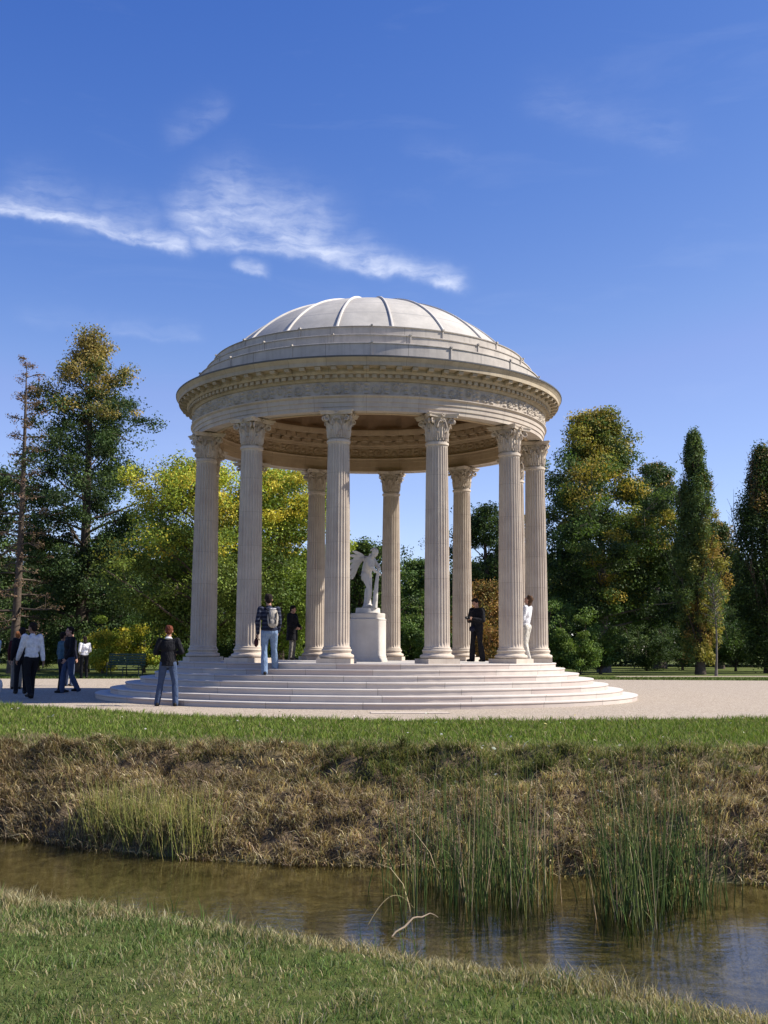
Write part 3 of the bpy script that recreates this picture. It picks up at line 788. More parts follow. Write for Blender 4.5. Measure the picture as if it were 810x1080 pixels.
# inner entablature and vault
def flipped(prof): return prof[::-1]
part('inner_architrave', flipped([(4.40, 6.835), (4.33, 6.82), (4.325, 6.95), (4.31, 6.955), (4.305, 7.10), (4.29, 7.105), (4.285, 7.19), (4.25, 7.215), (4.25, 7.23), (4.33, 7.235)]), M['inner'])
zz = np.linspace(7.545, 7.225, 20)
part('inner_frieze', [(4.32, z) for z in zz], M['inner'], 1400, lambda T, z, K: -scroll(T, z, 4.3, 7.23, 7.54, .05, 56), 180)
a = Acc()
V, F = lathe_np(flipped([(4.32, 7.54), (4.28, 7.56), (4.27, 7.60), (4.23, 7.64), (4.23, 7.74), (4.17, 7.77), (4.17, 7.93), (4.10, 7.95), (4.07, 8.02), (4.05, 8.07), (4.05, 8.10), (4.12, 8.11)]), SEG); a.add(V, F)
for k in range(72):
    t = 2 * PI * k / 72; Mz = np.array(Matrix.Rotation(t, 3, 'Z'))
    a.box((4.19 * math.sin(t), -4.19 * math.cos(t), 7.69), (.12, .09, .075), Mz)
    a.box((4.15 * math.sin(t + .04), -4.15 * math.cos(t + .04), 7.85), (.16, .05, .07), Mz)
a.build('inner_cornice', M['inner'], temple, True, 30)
def coffers(T, z, K):
    t = K / 60.0; row = t * 6.5; fr = row - np.floor(row); u = T / (2 * PI) * 24; fu = u - np.floor(u)
    m = (np.minimum(fr, 1 - fr) > .13) & (np.minimum(fu, 1 - fu) > .14) & (t < .9)
    m2 = (np.minimum(fr, 1 - fr) > .22) & (np.minimum(fu, 1 - fu) > .23) & (t < .9)
    return (m * .05 + m2 * .04) * (1 - t * .6)
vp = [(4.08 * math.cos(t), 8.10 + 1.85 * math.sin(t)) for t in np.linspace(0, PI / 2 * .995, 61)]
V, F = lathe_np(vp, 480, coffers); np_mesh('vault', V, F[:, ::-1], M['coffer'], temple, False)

# ------------------------------------------------------------------ organic bodies
def ccone(bm, p0, p1, r0, r1, seg=12):
    p0, p1 = Vector(p0), Vector(p1); d = p1 - p0; L = d.length
    for p, r in ((p0, r0), (p1, r1)):
        bmesh.ops.create_icosphere(bm, subdivisions=2, radius=r, matrix=Matrix.Translation(p))
    if L > 1e-4:
        q = d.to_track_quat('Z', 'Y').to_matrix().to_4x4()
        bmesh.ops.create_cone(bm, cap_ends=True, segments=seg, radius1=r0, radius2=r1, depth=L, matrix=Matrix.Translation((p0 + p1) / 2) @ q)
def ell(bm, c, s, rot=None):
    m = Matrix.Translation(c)
    if rot is not None: m = m @ rot.to_4x4()
    bmesh.ops.create_icosphere(bm, subdivisions=3, radius=1.0, matrix=m @ Matrix.Diagonal((s[0], s[1], s[2], 1)))
def remeshed(name, bm, mat, parent, voxel=.012, smooth=3, rz=None):
    me = bpy.data.meshes.new(name); bm.to_mesh(me); bm.free()
    o = bpy.data.objects.new(name, me); COL.objects.link(o)
    m = o.modifiers.new('r', 'REMESH'); m.mode = 'VOXEL'; m.voxel_size = voxel; m.use_smooth_shade = True
    if smooth:
        s = o.modifiers.new('s', 'SMOOTH'); s.iterations = smooth; s.factor = .5
    bpy.context.view_layer.update()
    dg = bpy.context.evaluated_depsgraph_get()
    m2 = bpy.data.meshes.new_from_object(o.evaluated_get(dg))
    bpy.data.objects.remove(o); bpy.data.meshes.remove(me)
    m2.name = name; m2.materials.clear(); m2.materials.append(mat)
    m2.polygons.foreach_set('use_smooth', np.ones(len(m2.polygons), dtype=bool))
    return link(bpy.data.objects.new(name, m2), parent)

def skeleton(**k):
    """joints at 1.75 m; x right, y front, z up"""
    J = dict(pel=(0, 0, .95), che=(0, .01, 1.27), nek=(0, -.01, 1.46), hed=(0, .025, 1.625),
             sR=(.185, -.005, 1.42), sL=(-.185, -.005, 1.42), eR=(.235, -.03, 1.13), eL=(-.235, -.03, 1.13), wR=(.235, .06, .88), wL=(-.235, .06, .88),
             hR=(.09, 0, .93), hL=(-.09, 0, .93), kR=(.105, .03, .50), kL=(-.105, .03, .50), aR=(.115, -.01, .085), aL=(-.115, -.01, .085), fdir=0.0, head_rot=(0, 0, 0))
    J.update(k); return J

def limb_hand(bm, e, w, curl=.6, side=1, f=1.0):
    e, w = Vector(e), Vector(w); d = (w - e).normalized()
    inn = Vector((-side, 0, 0)); 
    if abs(d.dot(inn)) > .8: inn = Vector((0, 0, -1))
    side_ax = d.cross(inn).normalized(); inn = side_ax.cross(d).normalized() * 1.0
    palm = w + d * .045
    rot = Matrix((side_ax, inn, d)).transposed()
    ell(bm, palm, (.040 * f, .017 * f, .050 * f), rot)
    for i, (o, L) in enumerate(((-.030, .060), (-.010, .072), (.010, .068), (.028, .052))):
        b = palm + d * .040 + side_ax * o
        m = b + d * L * .55 + inn * curl * .012; t = m + (d * (1 - curl * .7) + inn * curl).normalized() * L * .5
        ccone(bm, palm + side_ax * o * .6, b, .010 * f, .0095 * f, 8); ccone(bm, b, m, .0095 * f, .0088 * f, 8); ccone(bm, m, t, .0088 * f, .0078 * f, 8)
    th = w + d * .02 - side_ax * .03
    m = th + (d * .6 - side_ax * .7).normalized() * .035; ccone(bm, th, m, .012 * f, .0105 * f, 8); ccone(bm, m, m + (d * .9 + inn * .4).normalized() * .03, .0105 * f, .009 * f, 8)

def body_bm(J, f=1.0, nude=False, hands=True):
    bm = bmesh.new(); V_ = lambda k: Vector(J[k])
    hd = V_('hed'); R3 = Euler(J['head_rot']).to_matrix()
    pel, che, nek = V_('pel'), V_('che'), V_('nek')
    g = 1.0 if nude else .92
    ell(bm, pel, (.155 * g * f, .105 * g * f, .115 * f)); ell(bm, pel.lerp(che, .5), (.125 * g * f, .092 * g * f, .15 * f)); ell(bm, che, (.155 * g * f, .108 * g * f, .17 * f))
    ell(bm, che + Vector((0, -.005, .10)), (.165 * g * f, .09 * g * f, .08 * f))
    ccone(bm, che + Vector((0, 0, .12)), nek, .075 * f, .058 * f); ccone(bm, nek, hd + R3 @ Vector((0, -.015, -.04)), .056 * f, .052 * f)
    # head with jaw, nose, brow and ears
    ell(bm, hd + R3 @ Vector((0, -.012, .028)), (.076, .094, .092), R3); ell(bm, hd + R3 @ Vector((0, .022, -.038)), (.056, .066, .078), R3)
    ell(bm, hd + R3 @ Vector((0, .062, -.088)), (.026, .022, .022), R3)
    ccone(bm, hd + R3 @ Vector((0, .080, .018)), hd + R3 @ Vector((0, .103, -.022)), .010, .0145, 8)
    ell(bm, hd + R3 @ Vector((0, .076, .030)), (.050, .016, .010), R3); ell(bm, hd + R3 @ Vector((0, .082, -.055)), (.024, .012, .011), R3)
    for s in (-1, 1): ell(bm, hd + R3 @ Vector((s * .078, -.01, -.005)), (.010, .020, .032), R3)
    for s, S, E, W, Hh, K, A in ((1, 'sR', 'eR', 'wR', 'hR', 'kR', 'aR'), (-1, 'sL', 'eL', 'wL', 'hL', 'kL', 'aL')):
        S, E, W, Hh, K, A = map(V_, (S, E, W, Hh, K, A))
        ccone(bm, che + Vector((s * .09, 0, .12)), S, .062 * f, .052 * f); ccone(bm, S, S.lerp(E, .45), .053 * f, .047 * f); ccone(bm, S.lerp(E, .45), E, .047 * f, .038 * f)
        ccone(bm, E, E.lerp(W, .35), .039 * f, .040 * f); ccone(bm, E.lerp(W, .35), W, .040 * f, .026 * f)
        if hands: limb_hand(bm, E, W, side=s, curl=J.get('curl', .7))
        ccone(bm, Hh, Hh.lerp(K, .35), .088 * f, .080 * f); ccone(bm, Hh.lerp(K, .35), K, .080 * f, .053 * f)
        ccone(bm, K, K.lerp(A, .35), .052 * f, .055 * f); ccone(bm, K.lerp(A, .35), A, .055 * f, .036 * f)
        fd = Vector((math.sin(J['fdir'] + s * .16), math.cos(J['fdir'] + s * .16), 0))
        lift = A.z - .085
        tip = A + fd * .15 + Vector((0, 0, -.055)); tip.z -= lift * .6 * (1 if lift > .05 else 0)
        ccone(bm, A + fd * -.045 + Vector((0, 0, -.045)), tip, .036, .024); ccone(bm, A, A + fd * .06 + Vector((0, 0, -.035)), .036, .034)
    return bm

def person(label, loc, heading, H, J, top, legs, hair='hair_dark', skin='skin', longhair=0, coat=0.0, shoes='shoe', wide=1.0, sleeves=1.0, group=None, loose=1.0, flare=1.0):
    s = H / 1.75
    root = empty('person', loc, heading); root.scale = (s, s, s)
    tag(root, label, 'person', group)
    body = remeshed('body', body_bm(J), M[skin], root, .0085, 2)
    V_ = lambda k: Vector(J[k]); hd = V_('hed'); R3 = Euler(J['head_rot']).to_matrix(); pel, che, nek = V_('pel'), V_('che'), V_('nek')
    # upper garment
    bm = bmesh.new(); w = wide
    ell(bm, che, (.178 * w, .128 * w, .185)); ell(bm, che + Vector((0, -.004, .105)), (.185 * w, .104 * w, .075)); ell(bm, pel.lerp(che, .45), (.158 * w, .122 * w, .17))
    ell(bm, pel + Vector((0, 0, .03)), (.172 * w, .126 * w, .10))
    if coat:
        z1 = pel.z - coat - .06; z0 = pel.lerp(che, .5).z
        bmesh.ops.create_cone(bm, cap_ends=True, segments=28, radius1=.172 * w, radius2=.150 * w, depth=z0 - z1, matrix=Matrix.Translation((pel.x, pel.y, (z0 + z1) / 2)) @ Matrix.Diagonal((1, .78, 1, 1)))
    ccone(bm, che + Vector((0, 0, .13)), nek, .088, .066)
    for sg, S, E, W in ((1, 'sR', 'eR', 'wR'), (-1, 'sL', 'eL', 'wL')):
        S, E, W = map(V_, (S, E, W))
        ccone(bm, che + Vector((sg * .10, 0, .11)), S, .078, .068); ccone(bm, S, S.lerp(E, .5), .070 * loose, .062 * loose); ccone(bm, S.lerp(E, .5), E, .062 * loose, .054 * loose)
        if sleeves > .5: ccone(bm, E, E.lerp(W, .55), .055 * loose, .050 * loose); ccone(bm, E.lerp(W, .55), E.lerp(W, .94), .050 * loose, .040 * loose)
    remeshed('jacket' if coat or w > 1.03 else 'shirt', bm, M[top], root, .012, 4)
    # trousers
    bm = bmesh.new(); ell(bm, pel + Vector((0, -.005, -.02)), (.166, .120, .105))
    for sg, Hh, K, A in ((1, 'hR', 'kR', 'aR'), (-1, 'hL', 'kL', 'aL')):
        Hh, K, A = map(V_, (Hh, K, A)); A2 = A + Vector((0, 0, -.035))
        ccone(bm, Hh + Vector((0, -.01, -.01)), Hh.lerp(K, .4), .100, .088); ccone(bm, Hh.lerp(K, .4), K, .088, .066); ccone(bm, K, K.lerp(A2, .4), .066, .066 * flare); ccone(bm, K.lerp(A2, .4), A2, .066 * flare, .060 * flare)
    remeshed('trousers', bm, M[legs], root, .012, 4)
    # shoes
    for sg, A in ((1, 'aR'), (-1, 'aL')):
        bm = bmesh.new(); A = V_(A); fd = Vector((math.sin(J['fdir'] + sg * .16), math.cos(J['fdir'] + sg * .16), 0)); lift = A.z - .085
        tip = A + fd * .165 + Vector((0, 0, -.05)); tip.z -= lift * .6 * (1 if lift > .05 else 0)
        ccone(bm, A + fd * -.05 + Vector((0, 0, -.042)), tip, .043, .032); ccone(bm, A + Vector((0, 0, -.03)), A + fd * .07 + Vector((0, 0, -.035)), .048, .042)
        remeshed('shoe', bm, M[shoes], root, .010, 2)
    # hair
    bm = bmesh.new()
    ell(bm, hd + R3 @ Vector((0, -.028, .042)), (.088, .098, .090), R3); ell(bm, hd + R3 @ Vector((0, -.060, -.010)), (.074, .058, .075), R3)
    ell(bm, hd + R3 @ Vector((.02, .02, .098)), (.055, .06, .032), R3); ell(bm, hd + R3 @ Vector((-.03, -.01, .105)), (.045, .06, .030), R3)
    if longhair: ell(bm, hd + R3 @ Vector((0, -.075, -.07 - longhair * .3)), (.075, .045, .08 + longhair), R3)
    hr = remeshed('hair', bm, M[hair], root, .009, 1)
    # eyes
    for sx in (-1, 1):
        bm = bmesh.new(); bmesh.ops.create_icosphere(bm, subdivisions=2, radius=.0095, matrix=Matrix.Translation(hd + R3 @ Vector((sx * .029, .0795, .008))))
        bm_obj('eye', bm, M['eye'], root, True)
    return root

def piece(name, root, mat, fn, voxel=.01, smooth=2, label=None, cat=None):
    bm = bmesh.new(); fn(bm); o = remeshed(name, bm, M[mat], root, voxel, smooth)
    if label: tag(o, label, cat)
    return o

# man with his back to the camera, hands at his chest
P = person('man in black jacket and blue jeans standing on gravel in front of the left steps', (-4.26, -6.02, .006), .10, 1.74,
    skeleton(eR=(.30, -.03, 1.17), wR=(.17, .20, 1.16), eL=(-.28, -.02, 1.15), wL=(-.13, .22, 1.15), hR=(.09, 0, .93), kR=(.16, .01, .50), aR=(.185, -.03, .085), kL=(-.15, .03, .50), aL=(-.215, .02, .085), head_rot=(-.12, 0, .1)),
    'black', 'jeans', 'hair_red', wide=1.06, loose=1.02, flare=1.1, coat=.02)
piece('collar', P, 'white', lambda b: (ell(b, (0, -.045, 1.475), (.080, .05, .034)), ell(b, (0, .0, 1.46), (.083, .065, .026))))
bm = bmesh.new(); bbox(bm, (0.02, .30, 1.18), (.12, .05, .08), bev=.01); bbox(bm, (.02, .335, 1.18), (.05, .05, .05), bev=.01); bbox(bm, (.045, .30, 1.225), (.03, .03, .015), bev=.003)
cam1 = bm_obj('compact_camera', bm, M['camera']); cam1.location = (-4.26, -6.02, 0.0); cam1.rotation_euler = (0, 0, .10); tag(cam1, 'small camera held by the man in front of the left steps', 'camera')

# backpack man climbing the steps
P = person('man in striped dark jacket and pale jeans climbing the steps with a backpack', (-2.17, -5.0, .66), .18, 1.84,
    skeleton(pel=(0, -.01, .95), che=(-.01, .05, 1.27), nek=(-.01, .06, 1.46), hed=(-.02, .10, 1.625), sR=(.175, .05, 1.42), sL=(-.195, .05, 1.42), eL=(-.26, -.01, 1.14), wL=(-.24, .08, .88), eR=(.22, .03, 1.14), wR=(.20, .16, .92),
             kL=(-.10, .06, .52), aL=(-.09, -.02, .085), kR=(.12, .14, .53), aR=(.17, .30, .155)), 'stripe', 'jeans_light', 'hair_dark', wide=1.06, flare=1.18, coat=.0)
def bp(b):
    ell(b, (.06, -.14, 1.22), (.125, .085, .19)); ell(b, (.06, -.17, 1.12), (.115, .075, .11)); ell(b, (.06, -.12, 1.36), (.10, .06, .06))
bpk = piece('backpack', None, 'beige', bp, .012, 3, 'pale grey and beige backpack on the back of the man climbing the steps', 'backpack')
bpk.location = (-2.17, -5.0, .66); bpk.rotation_euler = (0, 0, .18); bpk.scale = (1.05,) * 3
piece('strap', bpk, 'black', lambda b: (ccone(b, (-.04, -.15, 1.38), (-.10, .02, 1.46), .014, .014), ccone(b, (-.04, -.215, 1.34), (-.01, -.25, 1.10), .012, .012), ccone(b, (.13, -.21, 1.34), (.12, -.25, 1.10), .012, .012)), .008)
piece('handle', bpk, 'white', lambda b: ccone(b, (.0, -.15, 1.42), (.12, -.15, 1.42), .014, .014), .008)
def hb(b): ell(b, (-.27, .13, .70), (.05, .09, .10)); ccone(b, (-.25, .10, .80), (-.25, .13, .86), .012, .012); ccone(b, (-.28, .17, .78), (-.26, .15, .86), .012, .012)
hbg = piece('hand_bag', None, 'maroon', hb, .01, 2, 'dark red bag hanging from the left hand of the backpack man', 'bag')
hbg.location = (-2.17, -5.0, .66); hbg.rotation_euler = (0, 0, .18); hbg.scale = (1.05,) * 3

person('person in long black coat and grey trousers standing at the back of the temple floor', (-2.38, 4.05, .924), -1.9, 1.66,
    skeleton(eR=(.30, .03, 1.15), eL=(-.30, .03, 1.15), wR=(.18, .20, 1.05), wL=(-.18, .20, 1.05), head_rot=(-.25, 0, 0)), 'black', 'khaki', 'hair_dark', coat=.26, wide=1.36, loose=1.5)

# man in black looking down at his camera
P = person('man in black clothes looking down at a camera on the temple floor', (3.10, 1.6, .924), PI / 2 + .75, 1.80,
    skeleton(eR=(.26, .03, 1.13), wR=(.09, .25, 1.17), eL=(-.26, .03, 1.13), wL=(-.07, .25, 1.17), hed=(0, .06, 1.615), head_rot=(-.55, 0, 0), aR=(.14, .05, .085), kR=(.12, .05, .5), aL=(-.14, -.08, .085), kL=(-.12, 0, .5)),
    'black', 'black', 'hair_dark', wide=1.16, loose=1.25, flare=1.3, coat=.03)
def place_on(o, loc, rz, s=1.0): o.location = loc; o.rotation_euler = (0, 0, rz); o.scale = (s, s, s); return o
bm = bmesh.new(); bbox(bm, (0.0, .36, 1.20), (.13, .06, .085), bev=.01); bmesh.ops.create_cone(bm, cap_ends=True, segments=20, radius1=.035, radius2=.035, depth=.07, matrix=Matrix.Translation((0, .41, 1.20)) @ Matrix.Rotation(PI / 2, 4, 'X'))
tag(place_on(bm_obj('camera_body', bm, M['camera'], None), (3.10, 1.6, .924), PI / 2 + .75, 1.03), 'black camera in the hands of the man in black', 'camera')
tag(place_on(piece('waist_bag', None, 'navy', lambda b: (ell(b, (.0, .20, .90), (.09, .075, .085)), ccone(b, (.1, .1, .96), (-.1, .1, .96), .012, .012)), .01, 2), (3.10, 1.6, .924), PI / 2 + .75, 1.03), 'dark bag at the waist of the man in black', 'bag')

# person in white looking up
P = person('person in white shirt and cream trousers looking up beside the right column', (4.10, -1.70, .924), PI / 2 - .45, 1.74,
    skeleton(pel=(0, .04, .95), che=(0, .0, 1.27), nek=(0, -.05, 1.46), hed=(0, -.06, 1.62), sR=(.18, -.04, 1.42), sL=(-.18, -.04, 1.42), eL=(-.22, .02, 1.13), wL=(-.18, .20, .98), eR=(.20, .0, 1.13), wR=(.16, .17, .95), head_rot=(.45, 0, 0), kR=(.10, .06, .5), kL=(-.10, .02, .5), aL=(-.12, -.12, .085)),
    'white', 'cream', 'hair_brown', longhair=.03, flare=.95, shoes='beige')
tag(place_on(piece('shoulder_bag', None, 'black', lambda b: (ell(b, (-.14, .24, .93), (.05, .08, .09)), ccone(b, (-.14, .22, 1.0), (-.12, .10, 1.2), .01, .01)), .01, 2), (4.10, -1.70, .924), PI / 2 - .45), 'small black bag held by the person in white', 'bag')

walk = lambda f=1, **k: skeleton(kR=(.10, .12 * f, .51), aR=(.10, .14 * f, .085), kL=(-.10, -.02 * f, .49), aL=(-.10, -.22 * f, .13), wR=(.25, -.08 * f, .88), wL=(-.25, .20 * f, .90), eL=(-.245, .05 * f, 1.14), **k)
G = 'visitors walking on the gravel'
person('man in white long sleeved shirt and black trousers walking on shaded gravel', (-8.25, -2.75, .006), .75, 1.86, walk(head_rot=(0, 0, .5)), 'white', 'black', 'hair_dark', 'skin_dark', loose=1.15, wide=1.02, group=G)
person('man in black sweater over pale collar and blue jeans walking left of the steps', (-8.35, 1.0, .006), 2.2, 1.84, walk(), 'black', 'jeans', 'hair_dark', wide=1.12, loose=1.1, flare=1.15, group=G)
person('person in teal top and dark trousers behind the man in the white shirt', (-8.72, 1.6, .006), -.9, 1.70, skeleton(), 'teal', 'navy', 'hair_dark', 'skin_dark', group=G)
person('person in black jacket and black trousers just left of the white shirted man', (-9.50, .4, .006), .4, 1.80, skeleton(), 'black', 'black', 'hair_dark', wide=1.08, group=G)
person('ginger haired person standing farthest back in the left group', (-10.75, 3.9, .006), .2, 1.74, skeleton(), 'maroon', 'khaki', 'hair_ginger', group=G)
person('person in dark navy jacket half hidden behind the man in the black sweater', (-10.0, 7.0, .006), -.5, 1.80, skeleton(), 'navy', 'jeans_grey', 'hair_dark', wide=1.1, group=G)
P = person('woman in white top and black trousers standing alone near the bench', (-12.2, 17.2, .006), .6, 1.76, skeleton(wR=(.12, .2, 1.0), wL=(-.12, .2, 1.0)), 'white', 'black', 'hair_dark', longhair=.06, group=G)
tag(place_on(piece('tote_bag', None, 'white', lambda b: (ell(b, (.0, .24, .78), (.11, .05, .12)), ccone(b, (-.06, .24, .88), (-.10, .24, 1.0), .01, .01), ccone(b, (.06, .24, .88), (.10, .24, 1.0), .01, .01)), .01, 2), (-12.2, 17.2, .006), .6), 'white bag carried by the woman near the bench', 'bag')
P = person('person in pale blue shirt and grey jeans cut by the left photo edge', (-9.22, -2.6, .006), 1.4, 1.70, skeleton(eR=(.27, .06, 1.13), wR=(.24, .2, .95)), 'ltblue', 'jeans_grey', 'hair_brown', group=G)
tag(place_on(piece('shopping_bag', None, 'white', lambda b: (ell(b, (.22, -.05, .30), (.13, .06, .17)), ccone(b, (.22, -.02, .45), (.24, .18, .86), .01, .01)), .012, 2), (-9.22, -2.6, .006), 1.4), 'white plastic bag carried by the person at the left edge', 'bag')

# ------------------------------------------------------------------ pedestal and statue
ped = empty('statue_pedestal', (0, 0, ZF)); tag(ped, 'round white marble pedestal under the winged statue', 'pedestal')
def lobj(name, prof, mat, parent, seg=72):
    V, F = lathe_np(prof, seg); o = np_mesh(name, V, F, M[mat], parent, True); o.data.set_sharp_from_angle(angle=R_(30)); return o
lobj('foot', [(.54, 0), (.54, .05), (.53, .06), (.53, .085), (.512, .10), (.508, .15), (.01, .15)], 'pedestal', ped)
lobj('drum', [(.505, .148), (.50, .17), (.495, .18), (.495, 1.11), (.505, 1.12), (.505, 1.14)], 'pedestal', ped)
lobj('cap', [(.505, 1.14), (.49, 1.142), (.475, 1.16), (.47, 1.19), (.475, 1.205), (.475, 1.285), (.465, 1.30), (.01, 1.305)], 'pedestal', ped)
ZP = ZF + 1.303
st = empty('winged_statue', (.0, 0, ZP), -2.05); tag(st, 'white marble statue of a winged youth bending his bow on the round pedestal', 'statue'); st.scale = (1.03,) * 3
bm = bmesh.new(); r = bmesh.ops.create_cone(bm, cap_ends=True, segments=40, radius1=.33, radius2=.32, depth=.14, matrix=Matrix.Translation((0, 0, .07)))
bmesh.ops.bevel(bm, geom=[e for e in bm.edges if abs(e.verts[0].co.z - e.verts[1].co.z) < .01], offset=.012, segments=2, affect='EDGES')
bm_obj('plinth', bm, M['marble'], st, True, 35)
# youth: faces local +y, torso turned and leaning, weight on the left leg
J = skeleton(pel=(-.02, -.02, .95), che=(.03, .09, 1.24), nek=(.05, .17, 1.41), hed=(.05, .27, 1.535), sR=(.20, .15, 1.37), sL=(-.15, .10, 1.37), eR=(.25, .26, 1.12), wR=(.08, .36, .98), eL=(-.20, .25, 1.15), wL=(-.01, .37, 1.13),
             hR=(.07, -.02, .93), hL=(-.11, -.02, .93), kR=(.12, .16, .53), aR=(.10, .10, .10), kL=(-.10, .03, .50), aL=(-.12, -.12, .085), head_rot=(-.55, .0, -.15), curl=1.0)
def off(J, dz):
    for k, v in J.items():
        if isinstance(v, tuple) and k != 'head_rot': J[k] = (v[0], v[1] - .04, v[2] * .96 + dz)
    return J
J = off(J, .125)
bm = body_bm(J, 1.2, True)
hd = Vector(J['hed'])
for k in range(26):    # curly hair belongs to the carved figure
    a_1 = k * 2.4; b_1 = .15 + 1.25 * (k / 26)
    v = Vector((math.sin(b_1) * math.cos(a_1) * .085, math.sin(b_1) * math.sin(a_1) * .095 - .025, math.cos(b_1) * .09 + .03))
    bmesh.ops.create_icosphere(bm, subdivisions=1, radius=.028, matrix=Matrix.Translation(hd + v))
# sling of cloth and the stump that props the leg
ccone(bm, (-.02, -.02, .14), (-.05, -.04, .62), .11, .075); ell(bm, (-.04, -.02, .50), (.12, .09, .20)); ell(bm, (.03, .04, .18), (.20, .15, .07))
remeshed('figure', bm, M['marble'], st, .010, 2)
def wing(s):
    a = Acc()
    for row, (n_, L, w0, yo) in enumerate(((9, .66, .060, 0), (8, .44, .058, .02), (6, .26, .055, .035))):
        for i in range(n_):
            t = i / (n_ - 1); root = np.array([s * (.07 + .10 * t), -.05 - .16 * t - yo * .5, 1.46 - .07 * t - .02 * row])
            ang = .25 + .62 * (1 - t)
            d = np.array([s * .38 * (1 - t) + s * .18, -.20 - .12 * t, -(.30 + .95 * t) + .85 * (1 - t) * .75]); d /= np.linalg.norm(d)
            ll = L * (.72 + .35 * math.sin(PI * (.25 + .6 * t)))
            q = root[None] + d[None] * (np.linspace(0, 1, 6)[:, None] * ll * .82) + np.array([0, 0, -.10])[None] * (np.linspace(0, 1, 6)[:, None] ** 2) * (1 - t)
            nrm = np.array([s * .85, .45, .1]); nrm /= np.linalg.norm(nrm); lat = np.cross(d, nrm); lat /= np.linalg.norm(lat)
            wd = w0 * np.array([.6, 1, 1.05, 1, .85, .35])
            th = .012; P0 = []
            for kk in range(6):
                for (uu, vv) in ((-1, 0), (0, 1), (1, 0), (0, -1)):
                    P0.append(q[kk] + lat * uu * wd[kk] * .75 + nrm * (vv * th + .012 * row))
            P0 = np.array(P0); F = []
            for kk in range(5):
                for m_ in range(4): F.append([kk * 4 + m_, kk * 4 + (m_ + 1) % 4, kk * 4 + 4 + (m_ + 1) % 4, kk * 4 + 4 + m_])
            F += [[3, 2, 1, 0], [20, 21, 22, 23]]
            a.add(P0, F)
    tube(a, [(s * .06, .00, 1.34), (s * .10, -.06, 1.42), (s * .16, -.16, 1.50), (s * .20, -.25, 1.50)], [.05, .055, .045, .02], 10)
    return a.build('wing', M['marble'], st, True, 50)
wing(1); wing(-1)
a = Acc()   # bow being cut from a club, resting on the base
tube(a, [(.13, .27, .14), (.12, .29, .45), (.10, .31, .80), (.06, .33, 1.10), (.02, .33, 1.30)], [.075, .065, .050, .036, .024], 10)
for k in range(7): a.box((.13 + .045 * math.cos(k * 2.3), .285 + .045 * math.sin(k * 2.3), .22 + .07 * k), (.03, .03, .035))
a.build('club_bow', M['marble'], st, True, 50)

# ------------------------------------------------------------------ bench
bn = empty('park_bench', (-10.95, 19.2, 0), -.12); tag(bn, 'dark green slatted park bench behind the gravel left of the temple', 'bench')
bm = bmesh.new()
for i in range(5): bbox(bm, (0, -.20 + i * .10, .45), (1.7, .075, .03), bev=.006)
bm_obj('seat', bm, M['bench'], bn)
bm = bmesh.new()
for i in range(5): bbox(bm, (0, .27 + i * .03, .56 + i * .11), (1.7, .03, .085), bev=.006)
bm_obj('backrest', bm, M['bench'], bn)
for sx in (-.72, 0, .72):
    a = Acc(); tube(a, [(sx, -.22, 0), (sx, -.20, .3), (sx, -.19, .44)], .024, 8); tube(a, [(sx, .34, 0), (sx, .26, .3), (sx, .27, .5), (sx, .42, 1.04)], .024, 8); tube(a, [(sx, -.2, .43), (sx, .27, .43)], .02, 8)
    if sx: tube(a, [(sx, -.20, .44), (sx, -.22, .62), (sx, 0, .66), (sx, .28, .64)], .018, 8)
    a.build('leg', M['iron'], bn, True)

